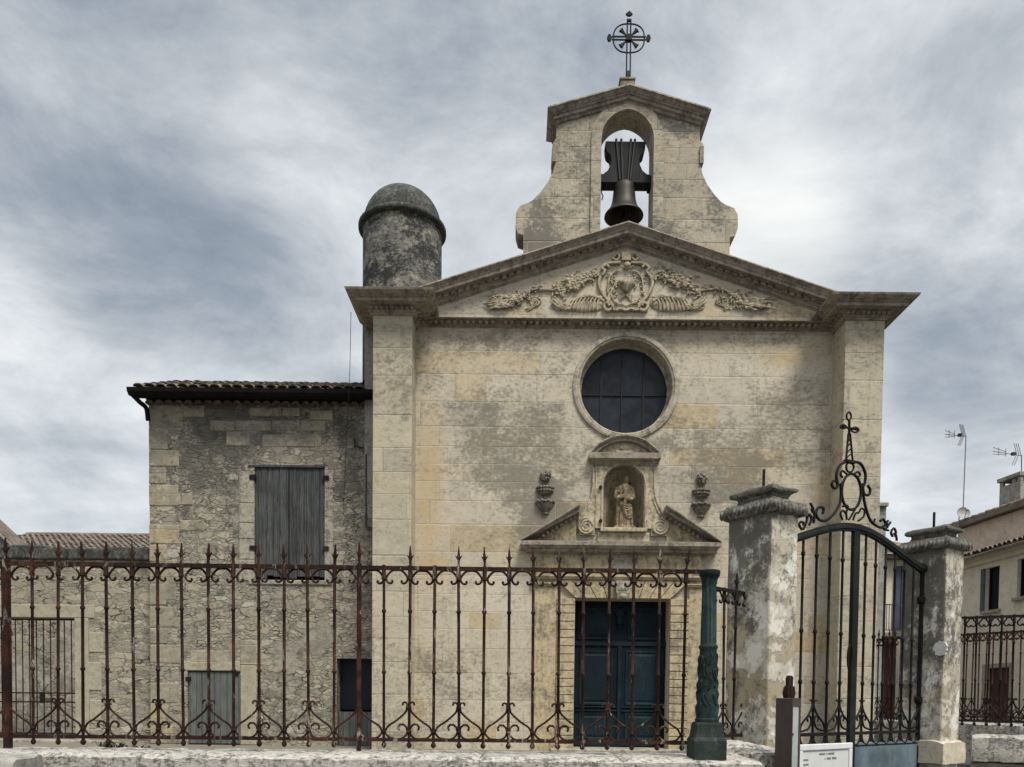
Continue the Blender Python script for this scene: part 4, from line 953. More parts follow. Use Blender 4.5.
# dressed quoins at the left corner and the courses of squared stone
b = MB(); z = GZ; k = 0
while z < aT-.15:
    hq_ = random.uniform(.30,.46); wq = (.62,.36)[k%2]*random.uniform(.85,1.1)
    if random.random() > .12: b.box(aL-.012, aL+wq, AY-.012, AY+.3, z+.008, min(z+hq_, aT-.05)-.008)
    z += hq_; k += 1
b.rough(.006, 5); b.split('quoin', M_QUOIN, annex, bevel=.02)
b = MB()
for y0, y1, xa, xb in ((405,417,150,205),(419,428,152,182),(420,431,210,330),(431,446,226,250),(407,416,250,300),(410,420,310,338),(434,447,262,322),(493,505,153,193),(520,531,180,205),(640,665,240,262),(560,600,150,176),(650,667,190,236)):
    t = xa
    while t < xb-6:
        w_ = random.uniform(20,38); x0_, x1_ = A(t,y0)[0], A(min(t+w_,xb),y0)[0]
        if x1_-x0_ > .1: b.box(x0_+.006, x1_-.006, AY-.010+random.uniform(-.004,.004), AY+.1, A(t,y1)[1]+.006, A(t,y0)[1]-.006)
        t += w_
b.rough(.008, 4); b.split('squared_stone', M_QUOIN, annex, bevel=.015)
b = MB()
for xa, xb, za, zb in ((sx0-.30,sx0-.004,sz0-.02,sz1-.1),(sx1+.004,sx1+.17,sz0-.04,sz1-.02)):
    z = za
    while z < zb-.1:
        h_ = random.uniform(.3,.6); b.box(xa, xb, AY-.014, AY+.12, z+.004, min(z+h_,zb)-.004); z += h_
b.box(sx0-.12, sx1+.15, AY-.03, AY+.12, sz0-.09, sz0-.004)
b.rough(.006, 4); b.split('surround_block', M_SURR, annex, bevel=.012)
b = MB(); b.box(hx1+.004, hx1+.32, AY-.01, AY+.2, GZ, hz1+.12); b.box(hx0-.1, hx1-.002, AY-.01, AY+.2, hz1+.004, hz1+.2); b.rough(.008,4); b.split('surround_block', M_BEIGE, annex, bevel=.015)
# shutters
sm_ = (sx0+sx1)/2-.02
for xa, xb in ((sx0+.006, sm_-.006),(sm_+.006, sx1-.006)):
    b = MB(); ws = [random.uniform(.7,1.3) for i in range(5)]; tw = sum(ws); t_ = xa
    for w_ in ws:
        w_ = w_/tw*(xb-xa); b.box(t_+.003, t_+w_-.003, AY+.02+random.uniform(0,.012), AY+.055, sz0+.02+random.uniform(0,.08), sz1-.05); t_ += w_
    sh_ = b.build('shutter', M_SHUT, annex, bevel=.004)
    for zz_ in (sz0+.62, sz1-.25):
        b = MB(); xe = sx0-.03 if xa < sm_-.1 else sx1+.03; b.box(xe-.06, xe+.06, AY-.03, AY+.018, zz_-.045, zz_+.045); b.build('hinge', M_IRON2, sh_)
b = MB(); b.box(sx0-.12, sx1+.02, AY-.01, AY+.06, sz1-.048, sz1-.006); b.build('shutter_bar', M_SHUT, annex, bevel=.006)
b = MB(); n_ = 4; w_ = (hx1-hx0-.02)/n_
for i in range(n_): b.box(hx0+.01+i*w_+.003, hx0+.01+(i+1)*w_-.003, AY+.03, AY+.07, GZ+.02, hz1-.02)
ht = b.build('hatch', M_SHUT2, annex, bevel=.004)
b = MB(); b.box(hx0-.03, hx0+.06, AY-.02, AY+.028, hz1-.2, hz1-.12); b.box(hx1-.16, hx1-.05, AY+.01, AY+.028, hz1-.09, hz1-.03); b.build('hinge', M_IRON2, ht)
b = MB(); b.box(ex0+.02, ex1-.02, AY+.12, AY+.16, GZ, A(356,712)[1]); b.build('low_door', M_SHUT2, annex, bevel=.005)
b = MB(); b.box(ex0-.02, ex1, AY+.30, AY+.34, A(356,710)[1], ez1); b.build('dark_door', plain('night_blue_door', (.006,.008,.016), (.004,.005,.010), .5), annex)
# roof: gutter, tile cornice, tiles
el, er = A(128,388,AY-.45)[0], A(375,394,AY-.45)[0]
gz = A(250,393,AY-.45)[1]
b = MB()
zc = aT-.02; n_ = int((aR-aL)/.19)
for i in range(n_+1):
    xx = aL+.06+i*.19
    if xx > aR-.05: break
    b.rings([[(xx+.085*math.cos(math.pi*j/6), AY-.12, zc-.12+.07*math.sin(math.pi*j/6)) for j in range(7)]+[(xx+.066*math.cos(math.pi*j/6), AY-.12, zc-.12+.052*math.sin(math.pi*j/6)) for j in range(6,-1,-1)],
             [(xx+.085*math.cos(math.pi*j/6), AY+.05, zc-.12+.07*math.sin(math.pi*j/6)) for j in range(7)]+[(xx+.066*math.cos(math.pi*j/6), AY+.05, zc-.12+.052*math.sin(math.pi*j/6)) for j in range(6,-1,-1)]])
b.build('tile_cornice', M_TILE, annex)
b = MB(); b.box(aL-.02, aR, AY-.10, AY+.1, zc-.045, zc+.02); b.box(aL-.06, aR, AY-.20, AY+.1, zc+.022, gz+.05); b.build('eave_course', M_GUTTER, annex)
b = MB()
prof = [(AY-.50,gz+.07),(AY-.515,gz+.07),(AY-.50,gz-.0),(AY-.44,gz-.055),(AY-.38,gz-.055),(AY-.33,gz+.0),(AY-.33,gz+.06)]
b.rings([[(el,y,z) for y,z in prof],[(er,y,z) for y,z in prof]])
gt = b.build('gutter', M_GUTTER, annex)
b = MB(); b.box(el+.02, er, AY-.335, AY-.2, gz-.03, gz+.07); b.build('soffit', M_GUTTER, annex)
dq = A(143.5,405,AY-.2)
b = MB(); b.tube(bez([(dq[0]-.12,AY-.4,gz-.03),(dq[0]-.02,AY-.3,gz-.14),(dq[0]+.03,AY-.15,gz-.2),(dq[0]+.04,AY-.1,gz-.42)],5), .045, 8); b.build('downpipe', M_GUTTER, annex, smooth=60)
sa = R(23.3); sv = Vector((0, math.cos(sa), math.sin(sa))); nv_ = Vector((0, -math.sin(sa), math.cos(sa)))
b = MB(); cols_ = int((er-el-.1)/.21)
tile_field(b, (el+.10, AY-.46, gz+.06), (1,0,0), sv, nv_, 6, cols_, seed=3, hf=.5)
P0 = Vector((el+.08, AY-.44, gz+.05)); b.rings([[P0, P0+Vector((er-el-.1,0,0)), P0+Vector((er-el-.1,0,0))+sv*3.6, P0+Vector((.9,0,0))+sv*3.6],[q-nv_*.08 for q in (P0, P0+Vector((er-el-.1,0,0)), P0+Vector((er-el-.1,0,0))+sv*3.6, P0+Vector((.9,0,0))+sv*3.6)]])
b.build('roof', M_TILE, annex, smooth=50)
# cables on the chapel corner
b = MB(); b.tube(bez([at(351,312,14.4), at(349.5,380,14.5), at(346,450,14.9), at(343.5,505,15.27)],6), .0055, 5); tag(b.build('lightning_cable', M_CABLE), 'thin cable hanging from the chapel cornice down past the house eave', 'cable')
b = MB(); b.tube([at(354.5,438,15.27),at(354.8,446,15.27),at(364.5,448.5,15.27),at(366,455,15.03),at(366,526,15.03),at(376,531,15.03)], .014, 5); tag(b.build('wall_cable', M_CABLE), 'dark cable clipped to the wall in the corner between house and chapel', 'cable')

# ------------------------------------------------------------------ garden wall on the left, with its barred gate
GY = 15.55
def U(px, py, Y=GY): q = at(px, py, Y); return (q.x, q.z)
gw_r = aL+.02; gw_l = U(-190,600)[0]; gT = U(80,560)[1]
o0, o1, oT = U(-62,650)[0], U(75,650)[0], U(40,617.5)[1]
gw = thing('garden_wall', 'low rubble wall with dark coping between the left edge and the house', 'wall', ((gw_l+gw_r)/2, GY, GZ))
b = MB(); b.box(gw_l, o0, GY, GY+.45, GZ-.2, gT); b.box(o1, gw_r, GY, GY+.45, GZ-.2, gT); b.box(o0+.001, o1-.001, GY+.001, GY+.449, oT+.15, gT-.001); b.build('rubble_wall', M_RUB2, gw)
b = MB(); x = gw_l
while x < gw_r-.05:
    w_ = min(random.uniform(.35,.9), gw_r-x); h_ = random.uniform(.20,.29); b.box(x+.006, x+w_-.006, GY-.06-random.uniform(0,.05), GY+.5, gT+.002, gT+h_); x += w_
b.rough(.02, 2.5, 1); b.split('coping_stone', M_COPE, gw, bevel=.03)
b = MB(); ow = U(89,650)[0]
b.box(o1+.002, ow, GY-.02, GY+.3, GZ-.1, oT-.002); b.box(o0-.3, ow+.12, GY-.022, GY+.3, oT, oT+.26); b.box(o1-.0, U(100,0)[0] if False else ow+.25, GY-.018, GY+.2, U(80,690)[1], U(80,662)[1]); b.box(ow+.003, ow+.30, GY-.016, GY+.2, U(80,652)[1], U(80,632)[1]); b.box(ow+.003, ow+.24, GY-.014, GY+.2, U(80,720)[1], U(80,700)[1])
b.rough(.004,4); b.split('surround_block', M_BEIGE, gw, bevel=.012)
b = MB(); b.box(o0-.3, ow+.6, GY-.10, GY+.3, GZ-.1, U(80,740)[1]); b.build('sill', M_SURR, gw, bevel=.02)
bg_ = thing('barred_gate', '', ''); del bg_['label'], bg_['category'], bg_['kind']; bg_.parent = gw; bg_.location = (o1-.5-gw.location.x, .12, .1)
b = MB(); zb_ = U(40,735)[1]; yb_ = GY+.12
for za in (oT-.03, U(40,693)[1], U(40,702)[1], zb_+.03): b.box(o0, o1-.004, yb_-.012, yb_+.012, za-.014, za+.014)
b.box(o1-.05, o1-.012, yb_-.02, yb_+.02, zb_, oT-.02); b.box(U(39,690)[0]-.05, U(39,690)[0]+.06, yb_-.03, yb_-.013, U(40,703)[1], U(40,692)[1]); b.build('gate_frame', M_IRON2, bg_)
x = o1-.14; first = None
while x > o0:
    if first is None:
        b = MB(); b.tube([(x,yb_,zb_+.02),(x,yb_,oT-.03)], .0125, 6); first = b.build('bar', M_IRON2, bg_)
        fx0 = x
    else: dup(first, bg_, (x-fx0, 0, 0))
    x -= .142
# wall and roofs beyond
yb = GY+3.2; b = MB(); b.box(U(-170,600,yb)[0], gw_r-.1, yb, yb+.4, GZ-.2, gT+.25); tag(b.build('inner_wall', rubble('inner_rubble', su=1.9, sz=3.2, seed=9.0, plaster=.5, pcol=(.40,.37,.31))), 'pale rubble wall seen through the bars of the left gate', 'wall')
def P_(px, py, Y): return at(px, py, Y)
FYR = 30.0
br = thing('farm_building', 'long building with a weathered tile roof rising behind the garden wall', 'building', (P_(90,560,FYR).x, FYR, GZ))
ez_ = P_(90,552,FYR).z; xl_, xr_ = P_(-40,550,FYR).x, P_(170,550,FYR).x
b = MB(); b.box(xl_, xr_, FYR+.3, FYR+.8, GZ-.2, ez_); b.build('wall', M_RUB2, br)
sa2 = R(19); sv2 = Vector((0, math.cos(sa2), math.sin(sa2))); nv2 = Vector((0,-math.sin(sa2),math.cos(sa2)))
rd = P_(90,536,FYR)                                            # run up to the ridge line as seen
tl = 1; 
for q in range(1,200):
    pt = Vector((0,FYR,ez_))+sv2*(q*.05)
    if pt.z-EYE.z > (P_(90,536.5,pt.y).z-EYE.z): tl = q*.05; break
rows_ = max(3, int(tl/.36)+1)
b = MB(); tile_field(b, (xl_, FYR, ez_), (1,0,0), sv2, nv2, rows_, int((xr_-xl_)/.24), .24, .36, .10, 8, 4)
P0 = Vector((xl_,FYR,ez_)); L0 = Vector((xr_-xl_,0,0)); b.rings([[P0,P0+L0,P0+L0+sv2*rows_*.36,P0+sv2*rows_*.36],[q-nv2*.1 for q in (P0,P0+L0,P0+L0+sv2*rows_*.36,P0+sv2*rows_*.36)]])
rt = P0+sv2*rows_*.36; b.tube([rt+nv2*.05, rt+L0+nv2*.05], .11, 8); b.build('roof', M_TILE2, br, smooth=50)
GAY = 22.0
def V_(px, py): q = at(px, py, GAY); return (q.x, q.z)
gp = V_(-34,496); ge = V_(20,546)
gb = thing('gabled_shed', 'grey gable end with a pale roof edge at the left edge behind the wall', 'shed', (gp[0], GAY, GZ))
b = MB(); b.prism([(2*gp[0]-ge[0]+.3,GZ-.2),(ge[0]-.3,GZ-.2),(ge[0]-.3,ge[1]+.02),(gp[0],gp[1]-.12),(2*gp[0]-ge[0]+.3,ge[1]+.02)], GAY, GAY+.5); b.build('wall', M_GREYPL, gb)
b = MB()
for sx in (-1,1):
    xe = gp[0]+sx*(ge[0]-gp[0]); b.rings([[(gp[0],GAY-.25,gp[1]-.14),(xe,GAY-.25,ge[1]-.14),(xe,GAY-.25,ge[1]),(gp[0],GAY-.25,gp[1])],[(gp[0],GAY+.6,gp[1]-.14),(xe,GAY+.6,ge[1]-.14),(xe,GAY+.6,ge[1]),(gp[0],GAY+.6,gp[1])]])
b.build('roof', M_TILE, gb)
b = MB(); xe = ge[0]; b.rings([[(gp[0],GAY-.29,gp[1]-.12),(xe,GAY-.29,ge[1]-.12),(xe,GAY-.29,ge[1]-.05),(gp[0],GAY-.29,gp[1]-.05)],[(gp[0],GAY-.254,gp[1]-.12),(xe,GAY-.254,ge[1]-.12),(xe,GAY-.254,ge[1]-.05),(gp[0],GAY-.254,gp[1]-.05)]]); b.build('barge_board', M_SURR, gb)

# ------------------------------------------------------------------ low wall under the street railing
RY = 7.7
zb_r, zt_r = PZ(350,739.3,RY), PZ(350,567.5,RY)                # bottom and top rail of the railing
lw_top = PZ(350,750.5,RY)
def slab(b, x0, x1, y0, y1, z0, z1, seed, amp=.025, nx=None, tilt=0):
    """a worn block: a subdivided box with soft shoulders"""
    nx = nx or max(3, int((x1-x0)/.06)); ny = 8; nz = 6; rs = random.Random(seed); off = Vector((rs.random()*50, rs.random()*50, 0))
    bm = bmesh.new(); bmesh.ops.create_cube(bm, size=1)
    bm2 = bmesh.new(); grid = {}
    def V(i,j,k):
        key = (i,j,k)
        if key not in grid:
            u,v,w = i/nx, j/ny, k/nz; p_ = Vector((x0+(x1-x0)*u, y0+(y1-y0)*v, z0+(z1-z0)*w+tilt*(u-.5)))
            ed_ = .06; dx = min(p_.x-x0, x1-p_.x); dy = p_.y-y0
            if k == nz: p_.z -= .035*max(0,1-dy/.12)**2 + .02*max(0,1-dx/.05)**2
            q = p_*5+off; p_ += Vector((mnoise.noise(q)*.3, mnoise.noise(q+Vector((3,3,3)))*1.0, mnoise.noise(q+Vector((8,1,4)))*.8))*amp
            q = p_*17+off; p_ += Vector((0, mnoise.noise(q), mnoise.noise(q+Vector((5,5,5)))))*amp*.45
            grid[key] = b.v(p_)
        return grid[key]
    for i in range(nx):
        for j in range(ny): b.f([V(i,j,nz),V(i+1,j,nz),V(i+1,j+1,nz),V(i,j+1,nz)]); b.f([V(i,j,0),V(i,j+1,0),V(i+1,j+1,0),V(i+1,j,0)])
        for k in range(nz): b.f([V(i,0,k),V(i+1,0,k),V(i+1,0,k+1),V(i,0,k+1)]); b.f([V(i,ny,k),V(i,ny,k+1),V(i+1,ny,k+1),V(i+1,ny,k)])
    for j in range(ny):
        for k in range(nz): b.f([V(0,j,k),V(0,j,k+1),V(0,j+1,k+1),V(0,j+1,k)]); b.f([V(nx,j,k),V(nx,j+1,k),V(nx,j+1,k+1),V(nx,j,k+1)])
    bm.free(); bm2.free(); return b
lx0, lx1 = PX(-60,750,RY), PX(748,750,RY)
lw = thing('low_wall', 'bleached worn limestone base wall carrying the long rusty railing', 'wall', ((lx0+lx1)/2, RY, .5))
x = lx0; i = 0
while x < lx1-.1:
    w_ = min(random.uniform(1.0,1.7), lx1-x)
    if lx1-x-w_ < .4: w_ = lx1-x
    b = MB(); slab(b, x+.002, x+w_-.002, RY-.52, RY+.28, lw_top-.24, lw_top-.012+random.uniform(-.006,.004), 40+i, .018); b.build('coping_stone', M_LOW, lw, smooth=70); x += w_; i += 1
b = MB(); slab(b, lx0, lx1, RY-.46, RY+.2, .3, lw_top-.245, 99, .02, 60); b.build('wall_face', M_LOW, lw, smooth=60)
q0 = at(-3, 757, RY-.8)
b = MB(); slab(b, q0.x-.5, q0.x+.24, RY-.95, RY-.54, .3, PZ(2,756,RY-.8), 77, .03); tag(b.build('grey_boulder', stone('boulder_stone', (.36,.345,.30), (.27,.26,.225), (.11,.11,.095), .6), smooth=70), 'worn grey stone block in front of the railing wall at the left edge', 'stone')

# ------------------------------------------------------------------ wrought iron railings
HR = zt_r-zb_r
def railing(name, label, P0, ang, n, sp, mat, spikes=lambda i: True, crowns=lambda i: i%2==0, posts=(), skip=(), tail=0.0, simple=False, off=0.0):
    """n pickets at spacing sp from P0 (on the bottom rail) in the direction ang"""
    t = thing(name, label, 'fence', (P0[0], P0[1], P0[2]), ang)
    L_ = (n-1)*sp+off
    for zz_, hh in ((0, .017), (HR, .020)):
        b = MB(); b.box(-.02, L_+tail, -.016, .016, zz_-hh, zz_+hh); b.build('rail', mat, t, local=True)
    rb = .0150
    b = MB(); seg = 6 if simple else 8
    b.lathe([(.001,-.085),(.014,-.080),(.026,-.062),(.026,-.045),(.014,-.026),(rb,-.022),(rb,.068),(.024,.072),(.027,.082),(.024,.092),(rb,.096),(rb*.96,HR*.395-.02),(.021,HR*.395-.012),(.024,HR*.395),(.021,HR*.395+.012),(rb,HR*.395+.02),(rb,HR*.75-.02),(.021,HR*.75-.012),(.024,HR*.75),(.021,HR*.75+.012),(rb,HR*.75+.02),(rb,HR-.12),(.026,HR-.112),(.026,HR-.096),(rb*1.5,HR-.09),(rb*1.5,HR),(rb*1.2,HR+.03)], (0,0,0), seg)
    pk = b.build('picket', mat, t, local=True, smooth=50)
    fin_out = [(-.010,0),(-.012,.05),(-.016,.075),(-.024,.088),(-.037,.115),(-.020,.100),(-.015,.105),(-.011,.135),(-.003,.205)]
    b = MB(); b.prism(fin_out+[(-a,c) for a,c in reversed(fin_out)], -.009, .009); b.box(-.017,.017,-.014,.014,.078,.090)
    fn = b.build('spear_finial', mat, pk, local=True); fn.location = (0,0,HR+.018)
    cn = None
    b = MB()                                                   # crown curls and collar of every second picket
    for sx in (-1,1):
        b.tube([(sx*a,0,c) for a,c in [(.010,.33),(.012,.355),(.022,.372),(.040,.378),(.054,.370),(.058,.355),(.052,.347)]], .0112, 5)
        b.tube([(sx*a,-.0,c) for a,c in [(.012,.09),(.022,.13),(.05,.155),(.085,.155),(.104,.13),(.100,.105),(.088,.103)]], .0122, 5)
    b.box(-.026,.026,-.02,.02,.318,.338)
    cr = b.build('scroll_crown', mat, t, local=True, smooth=60)
    # one bay of S-bars: from the crown of an even picket to the foot of the next, mirrored for the bay after
    def bay(flip, name):
        s_ = (lambda a: sp-a) if flip else (lambda a: a)
        b = MB()
        b.tube([(s_(a),0,c) for a,c in [(q.x,q.y) for q in bez([(.013,.32,0),(.035,.27,0),(sp*.5,.19,0),(sp-.045,.135,0),(sp-.015,.08,0)],5)]], .0112, 5)
        b.tube([(s_(a),0,c) for a,c in [(q.x,q.y) for q in bez([(.013,.078,0),(.03,.040,0),(.075,.012,0),(sp*.5,.012,0),(sp-.06,.022,0),(sp-.013,.072,0)],4)]], .0112, 5)
        return b.build(name, mat, t, local=True, smooth=60)
    bays = [bay(False, 'scroll'), bay(True, 'scroll')]
    b = MB()                                                   # arch under the top rail
    for sx in (-1,1):
        b.tube([(sp/2+sx*(sp/2-a),0,HR+c) for a,c in [(q.x,q.y) for q in bez([(sp*.5,-.020,0),(sp*.34,-.024,0),(.05,-.05,0),(.018,-.10,0),(.034,-.142,0),(.065,-.152,0),(.080,-.135,0),(.072,-.122,0)],4)]], .0122, 5)
    ar = b.build('rail_arch', mat, t, local=True, smooth=60)
    used = {}; jr = random.Random(n)
    def put(o, x):
        if o.name not in used: used[o.name] = 1; o.location.x = x; return o
        c = dup(o, t, (x, 0, o.location.z))
        if o is pk: c.location.x += jr.gauss(0,.003); c.rotation_euler = (jr.gauss(0,.005), jr.gauss(0,.0055), jr.uniform(-.3,.3))
        else: c.rotation_euler = (jr.gauss(0,.010), jr.gauss(0,.006), 0)
        return c
    first_f = True
    for i in range(n):
        x = off+i*sp
        if i in posts:
            b = MB(); pw = posts[i]; b.box(x-pw,x+pw,-pw,pw,-.12,HR+.04); b.build('post', mat, t, local=True, bevel=.004)
            if spikes(i) and not first_f: f_ = dup(fn, t, (x,0,HR+.045))
        else:
            p_ = put(pk, x)
            if spikes(i):
                if first_f: first_f = False; fn.parent = p_
                else: dup(fn, p_).rotation_euler = (0, jr.gauss(0,.035), 0)
        if crowns(i) and i not in posts: put(cr, x)
        if i < n-1 and i not in skip:
            put(bays[0] if crowns(i) else bays[1], x); put(ar, x)
    if first_f: bpy.data.objects.remove(fn, do_unlink=True)
    for o in (cr, *bays, ar, pk):
        if o.name not in used: bpy.data.objects.remove(o, do_unlink=True)
    return t
fa, fb = at(8, 740, 7.665), at(681.6, 740, 7.735); fd = Vector((fb.x-fa.x, fb.y-fa.y)); spx = fd.length/27; fang = math.atan2(fd.y, fd.x); fu_ = fd.normalized()
railing('iron_railing', 'long rusty spear topped railing on the bleached low wall before the chapel', (fa.x-2*spx*fu_.x, fa.y-2*spx*fu_.y, zb_r), fang, 30, spx, M_IRON,
        spikes=lambda i: (i-2) not in (15,17), posts={2:.031, 16:.020}, tail=PX(697,740,RY)-PX(681.6,740,RY)+.02)
# return of the railing towards the gate pier
rp0 = at(701, 738, 8.74); re_ = at(743, 735, 9.35); v_ = Vector((re_.x-rp0.x, 9.35-8.74)); ra = math.atan2(v_.y, v_.x); nsp = 5
ret = railing('iron_railing', 'short dark return of railing from the green column back to the gate pier', (rp0.x, 8.74, zb_r), ra, nsp, v_.length/(nsp-1), M_IRON2, spikes=lambda i: i in (0,3), posts={0:.015}, tail=.12)

# ------------------------------------------------------------------ green cast iron column
CYC = 7.42
cxm = PX(706.5, 740, CYC)
col = thing('cast_iron_column', 'green cast iron column with leaf relief on a dark square base', 'column', (cxm, CYC, PZ(708,757,CYC)))
zc = lambda py: PZ(708, py, CYC)-PZ(708,757,CYC)
pw = lambda w_: w_*CYC/F*.93
b = MB(); h = pw(17.5); b.rect([(-h,h,-h,h,-.1),(-h,h,-h,h,zc(740)),(-h*.95,h*.95,-h*.95,h*.95,zc(738)),(-h*.88,h*.88,-h*.88,h*.88,zc(737)),(-h*.84,h*.84,-h*.84,h*.84,zc(733)),(-h*.78,h*.78,-h*.78,h*.78,zc(724)),(-h*.70,h*.70,-h*.70,h*.70,zc(722))]); b.build('plinth', M_GREEN2, col, local=True, bevel=.006)
b = MB()
b.lathe([(pw(12.5),zc(722)),(pw(12.8),zc(719)),(pw(11.6),zc(718)),(pw(11.4),zc(712)),(pw(10.2),zc(690)),(pw(9.2),zc(655)),(pw(9.0),zc(650)),(pw(9.8),zc(648.5)),(pw(9.8),zc(646)),(pw(8.3),zc(644)),(pw(7.2),zc(600)),(pw(7.0),zc(586)),(pw(8.0),zc(584)),(pw(8.4),zc(580)),(pw(9.8),zc(577)),(pw(10.8),zc(576)),(pw(11.2),zc(573)),(pw(11.2),zc(571)),(pw(9.0),zc(570.2)),(pw(5.),zc(570))], (0,0,0), 20); shf = b.build('shaft', M_GREEN, col, local=True, smooth=40)
b = MB(); rr_ = random.Random(4)
for j in range(6):                                             # climbing leaf stems, berries and curled leaves
    a0 = 2*math.pi*j/6+.3
    def S(da, py, lift=1.0): rad = pw(9.1+(py-655)*.037)*lift; return (rad*math.cos(a0+da), rad*math.sin(a0+da), zc(py))
    b.tube(bez([S(.0,718),S(.28,706),S(-.22,694),S(.24,682),S(-.2,670),S(.05,656)],5), pw(.75), 6)
    for py, sd in ((712,1),(700,-1),(688,1),(676,-1),(663,1)):
        py += rr_.uniform(-2,2); w_ = rr_.uniform(.8,1.3)
        b.tube(bez([S(sd*.05,py+4),S(sd*.30*w_,py,1.03),S(sd*.42,py-6*w_,1.05),S(sd*.26,py-9,1.02)],4), [pw(.5)]+[pw(1.0)]*6+[pw(1.25)]*3+[pw(.9)]*2+[pw(.4)], 6)
        if rr_.random() > .4: b.ball(S(-sd*.25, py+rr_.uniform(-3,3)), pw(rr_.uniform(.9,1.5)), (1,1,1.2), 1)
for j in range(12):
    a = 2*math.pi*j/12; rad = pw(9.5); b.ball((rad*math.cos(a),rad*math.sin(a),zc(647)), pw(1.3), sub=1)
    b.tube([(pw(8.1)*math.cos(a),pw(8.1)*math.sin(a),zc(643)),(pw(7.2)*math.cos(a),pw(7.2)*math.sin(a),zc(590))], pw(.7), 5)
b.build('leaf_relief', M_GREEN, shf, local=True, smooth=60)

# ------------------------------------------------------------------ gate piers and the wrought iron gate
GA = R(33); gu = Vector((math.cos(GA), math.sin(GA), 0)); gv = Vector((-math.sin(GA), math.cos(GA), 0))
C1 = at(768, 700, 9.0); C1.z = 0
WU, WV = .48, .66
ztop = PZ(770,511,9.0)
crown = PZ(762,487,9.3)
def pier(C, label, mat, zbase, block, seed):
    t = thing('gate_pier', label, 'pier', (C.x, C.y, zbase), GA, 'stone piers of the gate')
    z = lambda q: q-zbase
    b = MB(); b.rect([(0,WU,0,WV,z(.35)),(0,WU,0,WV,z(ztop)+.02)])
    bmesh.ops.subdivide_edges(b.bm, edges=b.bm.edges[:], cuts=7, use_grid_fill=True); b.rough(.010, 3.3)
    b.build('shaft', mat, t, local=True, bevel=.025)
    h = crown-ztop; k = h/.42
    b = MB(); b.rect([(-o,WU+o,-o,WV+o,z(ztop)+v*k) for o,v in [(.0,-.01),(.045,.0),(.062,.012),(.070,.035),(.074,.07),(.072,.105),(.060,.14),(.035,.165),(.025,.172),(.02,.19),(-.02,.20),(-.07,.225),(-.085,.26),(-.075,.29),(-.035,.31),(-.012,.33),(-.008,.36),(-.03,.385),(-.09,.41),(-.17,.425)]])
    bmesh.ops.subdivide_edges(b.bm, edges=b.bm.edges[:], cuts=4, use_grid_fill=True)
    b.rough(.02, 6); b.rough(.009, 19)
    cp = b.build('cap', M_DARKSTONE, t, local=True, smooth=30)
    b = MB()                                                   # worn egg-and-leaf moulding round the cap
    for (xa,ya,xb,yb_) in ((-.07,-.07,WU+.07,-.07),(WU+.07,-.07,WU+.07,WV+.07),(WU+.07,WV+.07,-.07,WV+.07),(-.07,WV+.07,-.07,-.07)):
        L_ = math.hypot(xb-xa,yb_-ya); m_ = int(L_/.06)
        for i in range(m_):
            f_ = (i+.5)/m_; b.ball((xa+(xb-xa)*f_, ya+(yb_-ya)*f_, z(ztop)+.085*k), .038, (.8,.8,1.7), 1)
    b.rough(.008, 11); b.build('egg_moulding', M_DARKSTONE, cp, local=True, smooth=60)
    b = MB(); b.tube([(WU/2,WV/2,z(crown)-.05),(WU/2,WV/2,z(crown)+.21*k+.06)], .018, 8); b.build('iron_rod', M_IRON2, t, local=True)
    if block:
        b = MB(); slab(b, -.03, WU+.10, -.05, WV+.03, 0, z(PZ(945,740,11.08)), seed, .014); b.build('base_block', stone('base_block_stone', (.60,.54,.42), (.50,.43,.31), (.25,.22,.17), .5, .55, .75, 2.0), t, local=True, smooth=60)
    return t
LG = 3.29
G0 = C1+gu*WU+gv*.34; G1 = G0+gu*LG; C2 = G1-gv*.34
pier(C1, 'flaking limewashed stone pier with dark moulded cap left of the gate', M_PIER, .45, False, 3)
pier_b = pier(C2, 'grey stained stone pier with a white round patch right of the gate', M_PIER2, PZ(945,764,11.08), True, 5)
pq_ = on(941, 648.5, C2, gv*0+Vector((-gu.x,-gu.y,0)))
b = MB(); ring = []
for i in range(22):
    a = 2*math.pi*i/22; r_ = .092*(1+.55*mnoise.noise(Vector((math.cos(a)*2.2,math.sin(a)*2.2,4))))
    ring.append((a, r_))
fc_ = on(940.5, 648.5, C2, -gu)
b.rings([[fc_-gu*(.008)+gv*(-r_*1.05*math.cos(a))+Vector((0,0,r_*1.15*math.sin(a))) for a,r_ in ring],[fc_+gu*.02+gv*(-r_*1.1*math.cos(a))+Vector((0,0,r_*1.2*math.sin(a))) for a,r_ in ring]])
b.build('plaster_patch', plain('patch_plaster', (.60,.585,.55), (.52,.51,.47), .9, 9, .3), pier_b)

